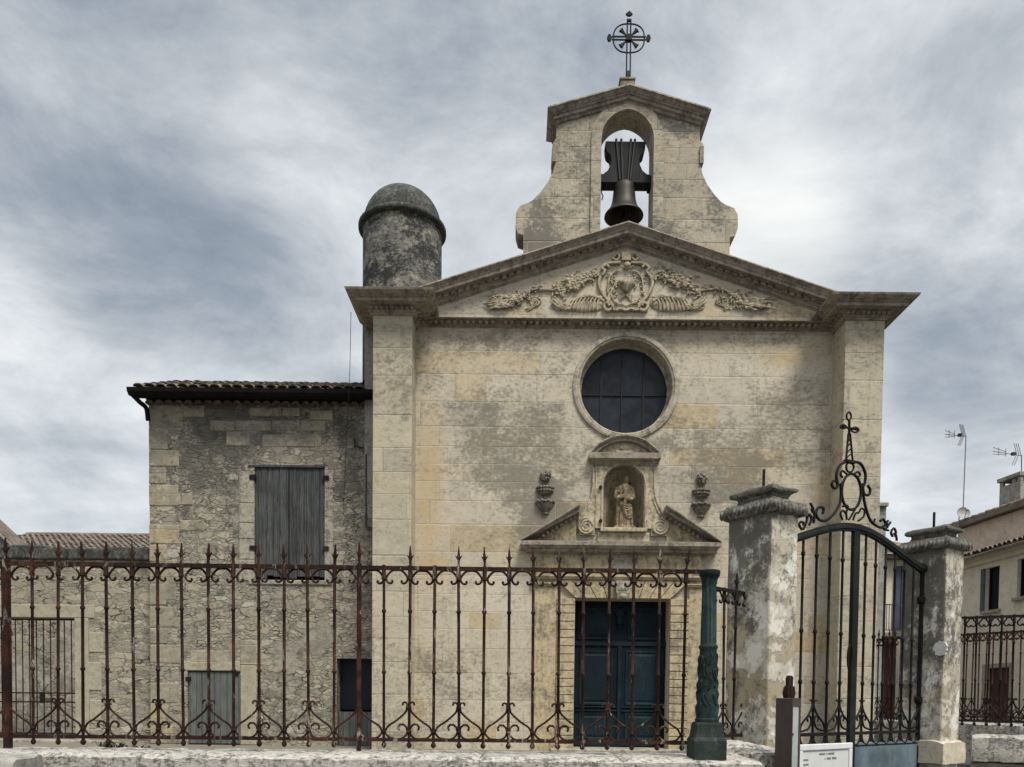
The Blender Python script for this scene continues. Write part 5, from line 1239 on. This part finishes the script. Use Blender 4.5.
gate = thing('iron_gate', 'double leaf wrought iron gate with arched head and tall scrolled crest', 'gate', (G0.x, G0.y, PZ(850,765,10.4)), GA)
gz0 = gate.location.z
GI = gate.matrix_basis.copy()
GI = (Matrix.Translation(gate.location) @ Matrix.Rotation(GA, 4, 'Z')).inverted()
def Gp(px, py): q = GI @ on(px, py, G0, gv); return (q.x, q.z)
ze = Gp(924,567.5)[1]; zcn = Gp(853,525)[1]
def zarch(t): s_ = abs(t-LG/2)/(LG/2); return ze+(zcn-ze)*(.62*math.cos(math.pi*s_/2)+.38*.5*(1+math.cos(math.pi*s_)))
zrail = Gp(853,733)[1]; zpan = Gp(853,743.5)[1]; zbot = -.25
def leaf(lo, hi, nb):
    t = thing('gate_leaf', '', ''); del t['label'], t['category'], t['kind']; t.parent = gate; t.location = (0,0,0); t.rotation_euler = (0,0,0)
    hinge, meet = (lo, hi) if lo < .5 else (hi, lo); sgn = 1 if lo < .5 else -1
    b = MB(); xs_ = [lo+(hi-lo)*i/24 for i in range(25)]
    sec = [(-.032,-.085),(-.032,-.06),(-.045,-.055),(-.045,-.02),(-.025,-.012),(-.025,.02),(.025,.02),(.045,-.02),(.045,-.055),(.032,-.085)]
    b.rings([[(x,y,zarch(x)+z) for y,z in sec] for x in xs_])
    b.build('arched_rail', M_GATEGREEN, t, local=True, smooth=25)
    b = MB(); b.box(hinge-.03, hinge+.03, -.03, .03, zbot, zarch(hinge)-.03); b.build('hinge_stile', M_GATE, t, local=True, bevel=.008)
    b = MB(); b.box(meet-.035-sgn*.03, meet+.035-sgn*.03, -.03, .03, zbot, zarch(meet)-.05); b.build('meeting_stile', M_GATEGREEN, t, local=True, bevel=.008)
    b = MB(); b.box(lo+.03, hi-.03, -.02, .02, zrail-.025, zrail+.018); b.build('bottom_rail', M_GATE, t, local=True)
    b = MB(); b.box(lo+.035, hi-.035, -.008, .008, zbot, zpan); b.build('sheet_panel', M_PANEL, t, local=True)
    W_ = hi-lo; sp_ = W_/(nb+1)
    zk = [Gp(842,y)[1] for y in (560, 634, 683)]
    for i in range(nb):
        x = lo+sp_*(i+1); top = zarch(x)-.06
        b = MB(); pr = [(.017,zrail-.13),(.017,zk[2]-.03)]
        for zz_ in reversed(zk): 
            if zz_ < top-.1: pr += [(.017,zz_-.03),(.027,zz_-.015),(.027,zz_+.015),(.017,zz_+.03)]
        pr.append((.017, top)); b.lathe(pr[0:1]+pr[2:], (x,0,0), 8); b.build('bar', M_GATE, t, local=True, smooth=50)
    zc_ = Gp(842,701)[1]; hh = zc_-zrail
    for i in range(nb+1):                                      # scrolls along the foot
        xa = lo+sp_*i; xb = xa+sp_; up = i%2 == 0
        f_ = (lambda q: xb-q*sp_) if up else (lambda q: xa+q*sp_)
        b = MB()
        b.tube([(f_(q.x),0,zrail+q.y*hh) for q in bez([(.22,1.02,0),(.08,.98,0),(.06,.85,0),(.3,.6,0),(.8,.32,0),(.93,.1,0)],5)], .014, 5)
        b.tube([(f_(q.x),0,zrail+q.y*hh) for q in bez([(.93,.08,0),(.62,.12,0),(.3,.18,0),(.12,.38,0),(.25,.56,0),(.42,.48,0),(.36,.38,0)],5)], .014, 5)
        b.tube([(xa+sp_*.5+(sp_*.42)*math.cos(R(a)),0,zrail-.02-.14*math.sin(R(a))) for a in range(0,181,15)], .014, 5)
        b.build('scroll', M_GATE, t, local=True, smooth=60)
    b = MB(); b.box(lo+.03, hi-.03, -.012, .012, zrail-.185, zrail-.165); b.build('lower_rail', M_GATE, t, local=True)
    return t
lfL = leaf(.0, LG/2, 5); lfR = leaf(LG/2, LG, 6)
hq = Gp(846,658); b = MB(); b.tube([(hq[0]+.05*math.cos(t),-.06,hq[1]+.17*math.sin(t)) for t in [2*math.pi*i/24 for i in range(18)]], .014, 6); b.box(hq[0]+.02,hq[0]+.09,-.06,-.03,hq[1]-.02,hq[1]+.02); b.build('handle', M_GATE, lfL, local=True, smooth=60)
for zz_ in (Gp(920,600)[1], Gp(920,700)[1]):
    b = MB(); b.box(LG-.05,LG+.06,-.05,.05,zz_-.05,zz_+.05); b.lathe([(.05,zz_-.04),(.055,zz_),(.05,zz_+.04)],(LG-.01,0,0),10); b.build('hinge', M_GATE, lfR, local=True, bevel=.01)
b = MB(); b.ball((LG+.0,0,ze-.02), .075, (1,1,1)); b.build('rail_end', M_GATEGREEN, lfR, local=True, smooth=60)
# crest
crest = thing('crest', '', ''); del crest['label'], crest['category'], crest['kind']; crest.parent = gate; crest.location = (0,0,0)
Z = lambda a, c: Gp(780+a*.2086, 400+c*.2086)
def crv(pts, r, name=None, b=None, n=6):
    bb = b or MB(); P3 = [Vector((*Z(a,c),0)) for a,c in pts]; cv = bez(P3, n) if len(pts) > 2 else P3
    bb.tube([(q.x,0,q.y) for q in cv], r, 6); return bb
b = MB()
for pts in ([(345,295),(385,305),(408,350),(407,395),(398,420),(404,450),(425,455),(432,430),(420,410)], [(318,295),(285,315),(270,360),(275,400),(272,420),(258,422),(248,405),(256,388),(270,390)],
            [(392,400),(400,450),(405,490),(425,560),(450,595),(485,612),(505,595),(495,572),(480,580)], [(290,400),(293,440),(288,490),(262,540),(225,575),(190,575),(172,545),(185,515),(208,520),(205,545)]):
    crv(pts, .019, b=b)
b.build('lyre_scroll', M_GATE, crest, local=True, smooth=60)
b = MB(); oz = [Z(342+46*math.cos(t), 440+86*math.sin(t)) for t in [2*math.pi*i/40 for i in range(40)]]; b.tube([(a,0,c) for a,c in oz], .019, 6, closed=True); b.build('oval_ring', M_GATE, crest, local=True, smooth=60)
b = MB(); oz = [Z(335+18*math.cos(t), 322+24*math.sin(t)) for t in [2*math.pi*i/20 for i in range(20)]]; b.tube([(a,0,c) for a,c in oz], .014, 6, closed=True)
for pts in ([(320,355),(300,340),(290,355),(300,372)], [(355,355),(372,345),(384,358),(372,374)], [(300,575),(290,545),(302,530),(316,545)], [(320,575),(318,540),(326,515),(318,505),(300,510)], [(375,580),(400,560),(405,530),(390,520),(380,535)], [(350,575),(362,545),(378,540)], [(330,575),(345,550),(362,520)], [(430,580),(445,590),(455,570)]):
    crv(pts, .0145, b=b)
b.build('inner_scroll', M_GATE, crest, local=True, smooth=60)
b = MB()
for sx, px0 in ((-1,330),(1,334)):
    crv([(332+sx*16,290),(332+sx*4,160)], .014, b=b)
for y_ in (275,250,222,200): crv([(332-12*(y_-150)/140,y_),(332+12*(y_-150)/140,y_-18)], .010, b=b)
a0, a1 = Z(312,290), Z(354,290); b.box(a0[0], a1[0], -.03, .03, a0[1]-.015, a0[1]+.015)
b.build('stem', M_GATE, crest, local=True)
b = MB()
crv([(332,165),(332,100)], .017, b=b)
crv([(300,128),(370,142)], .017, b=b)
for cx_, cy_, rx, ry in ((330,78,11,20),(303,128,14,9),(360,143,18,12)):
    o_ = [Z(cx_+rx*math.cos(t), cy_+ry*math.sin(t)*(.8+.2*abs(math.sin(t)))) for t in [2*math.pi*i/16 for i in range(16)]]; b.tube([(a,0,c) for a,c in o_], .012, 6, closed=True)
b.build('cross', M_GATE, crest, local=True, smooth=60)
b = MB()
for pts in ([(105,622),(92,600),(98,585),(112,588),(112,602)], [(112,620),(125,590),(130,560),(120,550)], [(140,600),(150,570),(140,548),(128,556),(132,572)], [(160,590),(165,560),(158,520),(145,495)], [(158,540),(150,520)], [(165,545),(176,530)], [(165,585),(150,560),(140,555)],
            [(505,620),(520,600),(530,585)], [(515,615),(512,590),(518,578)], [(540,655),(532,635),(545,615),(555,632),(552,655)], [(560,675),(556,650),(545,640)], [(490,605),(500,620),(520,625)]):
    crv(pts, .0165, b=b)
b.split('end_scroll', M_GATE, crest, local=True, smooth=60)
# notice board fixed to the left leaf
nb = thing('notice_board', 'white framed notice hung on the lower panel of the gate', 'sign', (G0.x, G0.y, gz0), GA)
n0, n1, nzt = Gp(795,745)[0], Gp(848,745)[0], Gp(830,743)[1]
b = MB()
for xa,xb,za,zb in ((n0,n1,nzt-.08,nzt),(n0,n0+.07,-.3,nzt-.081),(n1-.07,n1,-.3,nzt-.081)): b.box(xa,xb,-.075,-.03,za,zb)
b.build('frame', M_WHITE, nb, local=True, bevel=.01)
b = MB(); b.box(n0+.06,n1-.06,-.055,-.032,-.3,nzt-.06); pp = b.build('sheet', M_PAPER, nb, local=True)
b = MB(); rt_ = random.Random(9)
def line(x, z, h, words):
    for w_ in words:
        for ch in range(w_):
            cw = h*rt_.uniform(.45,.7); b.box(x, x+cw*.8, -.0575, -.0545, z-h*rt_.uniform(.4,.5), z+h*rt_.uniform(.3,.5)); x += cw
        x += h*.6
xm_ = (n0+n1)/2
line(xm_-.14, nzt-.135, .030, (7,1,8)); line(xm_-.02, nzt-.195, .038, (1,4,4))
for k in range(4): line(n0+.10, nzt-.20-k*.06, .024, (7+k%2,)); 
line(xm_-.02, nzt-.36, .045, (9,4))
b.build('printed_lines', M_INK, pp, local=True)

# ------------------------------------------------------------------ brown information stele by the gate
SY = 7.6
s0 = at(777.5, 760, SY); sa_ = R(20)
st = thing('brown_stele', 'narrow brown metal box stele with a bundle ornament on top by the pier', 'stele', (at(790,760,SY).x, SY, .5), R(38))
zt_ = PZ(790,698,SY)-.5
wA, wB = .175, .15                                              # broad left face, narrow lit face
b = MB(); b.box(0, wB, 0, .03, 0, zt_); b.box(-.0, .004, .031, wA+.03, 0, zt_) if False else None
b.box(0, .012, 0.031, wA, 0, zt_); b.box(wB-.012, wB, .031, wA, 0, zt_); b.box(.0121, wB-.0121, .06, wA, 0, zt_-.001)
b.bm.free()
b = MB(); b.rect([(0,wB,0,wA,0),(0,wB,0,wA,zt_-.01),(.004,wB-.004,.004,wA-.004,zt_)]); bx = b.build('housing', M_BROWN, st, local=True, bevel=.004)
b = MB(); b.box(.0,wB,-.012,-.001,0,.02)
for xa,xb,za,zb in ((0,.012,.021,zt_-.081),(wB-.026,wB,.021,zt_-.081),(0,wB,zt_-.08,zt_)): b.box(xa,xb,-.014,-.001,za,zb)
b.build('door_frame', M_BROWN, bx, local=True)
b = MB(); b.box(.013,wB-.027,-.006,-.001,.021,zt_-.081); b.build('display_pane', plain('pane_grey', (.42,.44,.43), (.30,.33,.33), .25, 3, .05), bx, local=True)
b = MB(); b.box(.013,.03,-.016,-.006,zt_-.37,zt_-.35); b.build('latch', M_IRON2, bx, local=True)
ob = thing('bundle_ornament', 'bundle of dark brown rods standing on the brown stele', 'ornament', (st.location.x, SY, .5+zt_), R(38))
b = MB(); rr_ = random.Random(2); c_ = (wB/2, .075)
for i in range(9):
    a = 2*math.pi*i/9; b.tube([(c_[0]+.038*math.cos(a),c_[1]+.038*math.sin(a),.002),(c_[0]+.046*math.cos(a),c_[1]+.046*math.sin(a),.05),(c_[0]+.04*math.cos(a),c_[1]+.04*math.sin(a),.115+rr_.uniform(-.01,.01))], [.017,.019,.014], 7)
b.build('outer_rods', M_BROWN2, ob, local=True, smooth=50)
b = MB()
for i in range(5):
    a = 2*math.pi*i/5; b.tube([(c_[0]+.02*math.cos(a),c_[1]+.02*math.sin(a),.01),(c_[0]+.022*math.cos(a),c_[1]+.022*math.sin(a),.205+rr_.uniform(-.012,.012)),(c_[0]+.018*math.cos(a),c_[1]+.018*math.sin(a),.222)], [.016,.017,.010], 7)
b.build('inner_rods', M_BROWN2, ob, local=True, smooth=50)
# stones at the foot of the left pier
b = MB(); q = at(728,757,8.1); slab(b, q.x-.32, q.x+.34, 7.95, 8.75, .3, PZ(745,741,8.6), 51, .02); tag(b.build('footing_slab', M_LOW, smooth=70), 'broad pale stone slab between the green column and the gate pier', 'stone')
b = MB(); q = at(764,760,8.0); slab(b, q.x-.16, q.x+.20, 7.9, 8.9, .3, PZ(764,746,8.4), 52, .02); tag(b.build('footing_slab', M_LOW, smooth=70), 'narrow worn stone slab at the foot of the left gate pier behind the stele', 'stone')

# ------------------------------------------------------------------ railings and wall to the right of the gate
q0, q1 = at(958, 720.5, 12.9), at(1060, 722, 12.2)
zq = (PZ(985,721,12.7)); vq = Vector((q1.x-q0.x, q1.y-q0.y)); aq = math.atan2(vq.y, vq.x)
railing('iron_railing', 'dark railing on stone blocks to the right of the gate', (q0.x, q0.y, zq), aq, 10, vq.length/8, M_IRON2, spikes=lambda i: False, simple=True, off=.06)
rw = thing('stone_wall', 'low wall of large pale stone blocks under the right hand railing', 'wall', ((q0.x+q1.x)/2, (q0.y+q1.y)/2, .45), aq)
zwt = PZ(990,735,12.6)-.45
x = -.5
for i in range(4):
    w_ = (1.15,.75,.9,1.2)[i]; b = MB(); slab(b, x+.006, x+w_-.006, -.32+random.uniform(-.03,.03), .3, zwt-.42, zwt-.01*i, 60+i, .025); b.build('coping_block', M_LOW, rw, local=True, smooth=70); x += w_
b = MB(); slab(b, -.5, x, -.20, .3, -.1, zwt-.425, 66, .02, 30); b.build('wall_face', M_RUB2, rw, local=True, smooth=60)
p0, p1 = at(846, 716, 18.4), at(1064, 716, 14.6)
vp = Vector((p1.x-p0.x, p1.y-p0.y)); ap = math.atan2(vp.y, vp.x); zp_ = PZ(900,714.5,17.3)
railing('iron_railing', 'rusty railing closing the court behind the gate', (p0.x, p0.y, zp_), ap, 36, vp.length/35, iron('rust_fence_iron', (.05,.022,.015), (.09,.04,.026)), spikes=lambda i: i < 12, simple=True)
b = MB(); 
ew = thing('court_wall', 'pale low wall under the far railing seen through the gate', 'wall', (p0.x, p0.y, .4), ap)
b = MB(); slab(b, -.3, vp.length+.3, -.18, .22, 0, zp_-.12-.4, 71, .02, 60); b.build('wall_face', M_LOW, ew, local=True, smooth=60)

# ------------------------------------------------------------------ cream house on the right
HA = at(955, 640, 26.5); HB = at(1024, 640, 23.0)
hd = Vector((HB.x-HA.x, HB.y-HA.y, 0)); hlen = hd.length; ha = math.atan2(hd.y, hd.x); hd.normalize(); hn = Vector((hd.y, -hd.x, 0))
HI = (Matrix.Translation(Vector((HA.x,HA.y,GZ))) @ Matrix.Rotation(ha, 4, 'Z')).inverted()
def Hp(px, py, off=0): q = HI @ on(px, py, HA+hn*off, hn); return (q.x, q.z)
house = thing('cream_house', 'cream rendered house with a tiled eave behind the right railing', 'house', (HA.x, HA.y, GZ), ha)
hz = Hp(995,549)[1]-.22; hl = hlen+3.5
b = MB(); b.box(-1.0, hl, 0, .4, -.1, hz); hw_o = b.build('wall', M_CREAM, house, local=True)
w1 = (*[Hp(985.5,590)[0], Hp(999,590)[0]], Hp(992,610)[1], Hp(992,567)[1]); w2 = (Hp(1017,580)[0], Hp(1033,580)[0], Hp(1020,597)[1], Hp(1020,559)[1]); d1 = (Hp(985,690)[0], Hp(1009,690)[0], -.05, Hp(995,668)[1])
cs = []
for xa,xb,za,zb in (w1,w2,d1):
    mb = MB(); mb.box(xa,xb,-.3,.7,za,zb); c = cutter(mb); c.location = house.location; c.rotation_euler = (0,0,ha); cs.append(c)
cut(hw_o, cs)
for xa,xb,za,zb in (w1,w2):
    b = MB(); b.box(xa,xb,.16,.2,za,zb); wn = b.build('window', M_BLACK, house, local=True)
    b = MB()
    for u0,u1,v0,v1 in ((xa,xa+.06,za,zb),(xb-.06,xb,za,zb),(xa+.061,xb-.061,zb-.06,zb),(xa+.061,xb-.061,za,za+.06)): b.box(u0,u1,.12,.159,v0,v1) if u1-u0 > .2 else b.box(u0,u1,.118,.157,v0,v1)
    b.build('window_frame', M_GUTTER, wn, local=True)
    b = MB(); b.box(xa-.12,xb+.12,-.09,.1,za-.10,za-.002); b.build('sill', M_SURR, wn, local=True, bevel=.01)
b = MB(); b.box(w1[0]-.20,w1[0]-.012,-.05,-.004,w1[2]+.0,w1[3]); b.build('shutter', M_SHUT2, house, local=True, bevel=.01)
b = MB(); b.box(d1[0],d1[1],.14,.2,-.05,d1[3]); dd = b.build('door', M_DARKRED, house, local=True)
b = MB(); b.box(d1[0]-.16,d1[0]-.004,-.02,.1,-.05,d1[3]+.14); b.box(d1[1]+.004,d1[1]+.16,-.02,.1,-.05,d1[3]+.14); b.box(d1[0]-.002,d1[1]+.002,-.02,.1,d1[3]+.003,d1[3]+.14); b.build('door_surround', M_SURR, house, local=True, bevel=.01)
b = MB()                                                       # eave: two projecting courses and the row of tile ends
b.box(-1.1,hl,-.10,.3,hz-.16,hz-.03); b.box(-1.15,hl,-.24,.3,hz-.03,hz+.10); b.build('eave_course', M_CREAM, house, local=True)
sa3 = R(17); sv3 = Vector((0,math.cos(sa3),math.sin(sa3))); nv3 = Vector((0,-math.sin(sa3),math.cos(sa3)))
b = MB(); tile_field(b, (-1.15,-.42,hz+.10), (1,0,0), sv3, nv3, 7, int((hl+1.1)/.22), .22, .38, .09, 12)
b.rings([[(-1.1,-.40,hz+.09),(hl,-.40,hz+.09),(hl,2.2,hz+.09+2.6*math.tan(sa3)),(-1.1,2.2,hz+.09+2.6*math.tan(sa3))],[(-1.1,-.40,hz+.03),(hl,-.40,hz+.03),(hl,2.2,hz+.03+2.6*math.tan(sa3)),(-1.1,2.2,hz+.03+2.6*math.tan(sa3))]])
b.build('roof', M_TILE2, house, local=True, smooth=50)
# taller pink house behind it
KA = at(957, 560, 31.0); KB = at(1024, 560, 27.6)
kd = Vector((KB.x-KA.x, KB.y-KA.y, 0)); kl = kd.length; ka = math.atan2(kd.y, kd.x); kd.normalize(); kn = Vector((kd.y,-kd.x,0))
KI = (Matrix.Translation(Vector((KA.x,KA.y,GZ))) @ Matrix.Rotation(ka, 4, 'Z')).inverted()
def Kp(px, py): q = KI @ on(px, py, KA, kn); return (q.x, q.z)
pink = thing('pink_house', 'taller faded pink house with a sloping tile verge behind the cream house', 'house', (KA.x, KA.y, GZ), ka)
za, zb = Kp(957,523)[1]-.30, Kp(1024,500)[1]-.30; e_ = kl+3.5; ze_ = za+(zb-za)*e_/kl
b = MB(); b.prism([(0,-.1),(e_,-.1),(e_,ze_),(0,za)], 0, 9); b.build('wall', M_PINK, pink, local=True)
b = MB(); sl3 = (zb-za)/kl
b.rings([[(-.4,-.28,za-.4*sl3+.02),(e_,-.28,ze_+.02),(e_,-.28,ze_+.22),(-.4,-.28,za-.4*sl3+.22)],[(-.4,9,za-.4*sl3+.02),(e_,9,ze_+.02),(e_,9,ze_+.22),(-.4,9,za-.4*sl3+.22)]])
s3 = Vector((1,0,sl3)).normalized(); n3 = Vector((-sl3,0,1)).normalized()
tile_field(b, (-.4,.2,za-.4*sl3+.2), (0,-1,0), s3, n3, int(e_/.36), 2, .24, .36, .10, 4)
b.build('roof', M_TILE2, pink, local=True, smooth=50)
b = MB(); b.box(-.5,.0,.3,1.5,-.1,za-.25); b.build('side_stub', stone('stub_stone', (.22,.17,.115), (.16,.125,.09), (.07,.06,.05), .6), pink, local=True)
# chimney: four piers round open vents and a lid
def Kq(px, py): q = KI @ on(px, py, KA-kn*.5, kn); return (q.x, q.z)
c0, c1 = Kq(999,500)[0], Kq(1020,500)[0]; cb_, cv0, cv1, ct_ = Kq(1010,507)[1]-.4, Kq(1010,484)[1], Kq(1010,479.5)[1], Kq(1010,475.5)[1]
b = MB(); b.box(c0,c1,.5,1.3,cb_,cv0); ch = b.build('chimney', M_GREYPL, pink, local=True, bevel=.02)
b = MB(); pwid = (c1-c0)*.16
for xa in (c0, c0+(c1-c0)*.58, c1-pwid): b.box(xa,xa+pwid,.5,.62,cv0+.001,cv1); b.box(xa,xa+pwid,1.18,1.3,cv0+.001,cv1)
b.box(c0-.05,c1+.05,.42,1.38,cv1+.002,ct_); b.build('chimney_lid', M_GREYPL, ch, local=True, bevel=.015)
# antennas and dish
def yagi(base, mast_top, tip, label, nel, dish=None):
    t = thing('tv_antenna', label, 'antenna', base, 0, 'roof antennas'); bx_, by_, bz_ = base
    L3 = lambda p_: (p_[0]-bx_, p_[1]-by_, p_[2]-bz_)
    b = MB(); b.tube([(0,0,0), L3(mast_top)], .022, 6); b.build('mast', M_GALV, t, local=True)
    m_, e_ = Vector(L3(mast_top)), Vector(L3(tip)); bd = (e_-m_); ax = bd.normalized(); sd = Vector((.45,.55,.70)).normalized(); sd2 = Vector((.5,.4,-.75)).normalized()
    b = MB(); b.tube([m_-Vector((0,0,.03)), e_-Vector((0,0,.03))], .016, 5); b.tube([m_+ax*.5+Vector((0,0,.02)), e_+Vector((0,0,.12))], .012, 5); b.tube([m_+ax*.5-Vector((0,0,.08)), e_-Vector((0,0,.14))], .012, 5); b.build('boom', M_GALV, t, local=True)
    for i in range(nel):
        q_ = m_+ax*(bd.length*(.02+.22*i/nel)); b = MB(); b.tube([q_, q_+sd*-.0+Vector((-.12,0,.42))], .012, 5)
        if i: b.tube([q_, q_+Vector((-.16,0,-.40))], .012, 5)
        b.build('element', M_GALV, t, local=True)
    for f_ in (.55,.8):
        q_ = m_+ax*(bd.length*f_); b = MB(); b.tube([q_+Vector((0,0,-.15)), q_+Vector((0,0,.15))], .012, 5); b.build('director', M_GALV, t, local=True)
    b = MB(); q_ = m_+ax*(bd.length*.28); b.box(q_.x-.07,q_.x+.07,q_.y-.05,q_.y+.05,q_.z-.06,q_.z+.05); b.build('junction_box', M_CABLE, t, local=True)
    return t
AYY = 30.5
yagi(tuple(at(963,512,AYY)), tuple(at(966,435.5,AYY)), tuple(at(945,433.5,AYY+.8)), 'tall thin mast antenna with a dish at its foot, left of the two', 4)
yagi(tuple(at(1021.5,485,29.2)), tuple(at(1021.5,455,29.2)), tuple(at(993,450.5,29.6)), 'short mast antenna on the chimney at the right edge', 3)
dq_ = at(963.5, 513, 30.2); dn = Vector((-.15,-1,.35)).normalized()
t = thing('satellite_dish', 'round grey satellite dish on the pink house roof', 'dish', tuple(dq_))
M3 = dn.to_track_quat('Z','Y').to_matrix().to_4x4()
b = MB(M3); rr3 = 6.3*30.2/F; b.lathe([(.01,-.08),(rr3*.5,-.055),(rr3*.85,-.02),(rr3,.02),(rr3*.98,.03),(rr3*.83,-.005),(rr3*.5,-.04),(.01,-.065)], (0,0,0), 24); b.build('reflector', M_DISH, t, local=True, smooth=60)
b = MB(M3); b.tube([(0,-rr3,.0),(0,-.05,.32)], .012, 5); b.box(-.035,.035,-.07,-.0,.28,.36); b.build('feed_arm', M_GALV, t, local=True)
b = MB(); b.tube([(0,.06,-.02),(0,.3,-.1),(0,.3,-.45)], .02, 6); b.build('bracket', M_GALV, t, local=True)
# cream house with a balcony seen through the gate
LY = 29.0
def Lp(px, py, Y=LY): q = at(px, py, Y); return (q.x, q.z)
l0, l1 = Lp(880,600)[0]-2.2, Lp(912,600)[0]+.35; lt = Lp(890,560)[1]
bh = thing('balcony_house', 'cream house with blue shutters and a balcony seen through the gate', 'house', ((l0+l1)/2, LY, GZ))
b = MB(); b.box(l0, l1, LY, LY+7, GZ-.1, lt); b.build('wall', M_CREAM, bh)
b = MB(); b.box(l0-.3, l1+.2, LY-.45, LY+7.2, lt+.002, lt+.16); b.rings([[(l0-.35,LY-.55,lt+.162),(l1+.25,LY-.55,lt+.162),(l1+.25,LY-.55,lt+.3),(l0-.35,LY-.55,lt+.3)],[(l0-.35,LY+3.4,lt+1.3),(l1+.25,LY+3.4,lt+1.3),(l1+.25,LY+3.4,lt+1.42),(l0-.35,LY+3.4,lt+1.42)]]); b.build('roof', M_TILE, bh)
b = MB(); b.box(Lp(893,600)[0], Lp(899.5,600)[0], LY-.07, LY-.005, Lp(0,632)[1] if False else Lp(897,630)[1], Lp(897,566)[1]); b.build('shutter', M_BLUE, bh, bevel=.01)
b = MB(); b.box(Lp(900,600)[0], Lp(907,600)[0], LY-.09, LY-.005, Lp(897,630)[1], Lp(897,566)[1]); b.build('shutter', M_BLUE, bh, bevel=.01)
b = MB(); b.box(Lp(880.5,600)[0], Lp(884,600)[0], LY-.03, LY-.005, Lp(897,630)[1], Lp(897,572)[1]); b.build('window', M_BLACK, bh)
ba0, ba1 = Lp(876,630,LY-.9)[0], Lp(908,630,LY-.9)[0]; bz_ = Lp(890,632,LY-.9)[1]; bt_ = Lp(890,604,LY-.9)[1]
b = MB(); b.box(ba0, ba1, LY-.9, LY-.002, bz_-.16, bz_); bal = b.build('balcony', M_GREYPL, bh, bevel=.02)
b = MB(); b.box(ba0,ba1,LY-.9,LY-.86,bt_-.04,bt_); b.box(ba0,ba1,LY-.9,LY-.86,bz_+.06,bz_+.09)
for i in range(13): b.box(ba0+(ba1-ba0)*i/12.6, ba0+(ba1-ba0)*i/12.6+.02, LY-.89,LY-.87,bz_+.09,bt_-.04)
b.build('balcony_railing', M_BLUE, bal)
b = MB(); b.box(Lp(886,600)[0], Lp(897,600)[0], LY-.06, LY-.002, GZ, Lp(890,642)[1]); b.build('door', plain('brown_door', (.10,.05,.03), (.07,.035,.024), .6), bh, bevel=.01)
# small block rising behind the chapel's right flank
q = at(882, 507, 23.0); b = MB(); b.box(q.x-1.2, at(885.8,540,23).x, 23, 27, GZ-.1, q.z); b.box(q.x-1.3, at(886.5,540,23).x, 22.9, 27.1, q.z+.002, q.z+.12); tag(b.build('rear_block', M_GREYPL, bevel=.02), 'grey rendered block rising just behind the chapel on its right', 'building')
# weeds at the foot of the wall
def weed(px, py, Y, n, h, label):
    q = at(px, py, Y); b = MB(); rw_ = random.Random(int(px))
    for i in range(n):
        a = rw_.uniform(0,2*math.pi); l_ = rw_.uniform(.5,1)*h; w_ = rw_.uniform(.006,.014); dx, dy = math.cos(a), math.sin(a); o = Vector((rw_.uniform(-.12,.12), rw_.uniform(-.04,.04), 0))
        p0_, p1_, p2_ = o, o+Vector((dx*l_*.35,dy*l_*.2,l_*.7)), o+Vector((dx*l_*.8,dy*l_*.4,l_*.75+rw_.uniform(-.03,.03)))
        sdv = Vector((-dy,dx,0))*w_
        b.rings([[p0_-sdv*.5,p0_+sdv*.5,p0_+sdv*.4+Vector((0,.002,0))],[p1_-sdv,p1_+sdv,p1_+sdv*.9+Vector((0,.003,0))],[p2_-sdv*.1,p2_+sdv*.1,p2_+Vector((0,.003,0))]])
    o = b.build('weed', M_LEAF); o.location = q; return tag(o, label, 'plant', 'weeds behind the low wall')
weed(110, 750, 8.05, 40, .13, 'dark green weed tuft behind the railing, the larger one near the left gate')
weed(141, 750, 8.06, 22, .07, 'small dark weed tuft right of the larger one behind the railing')
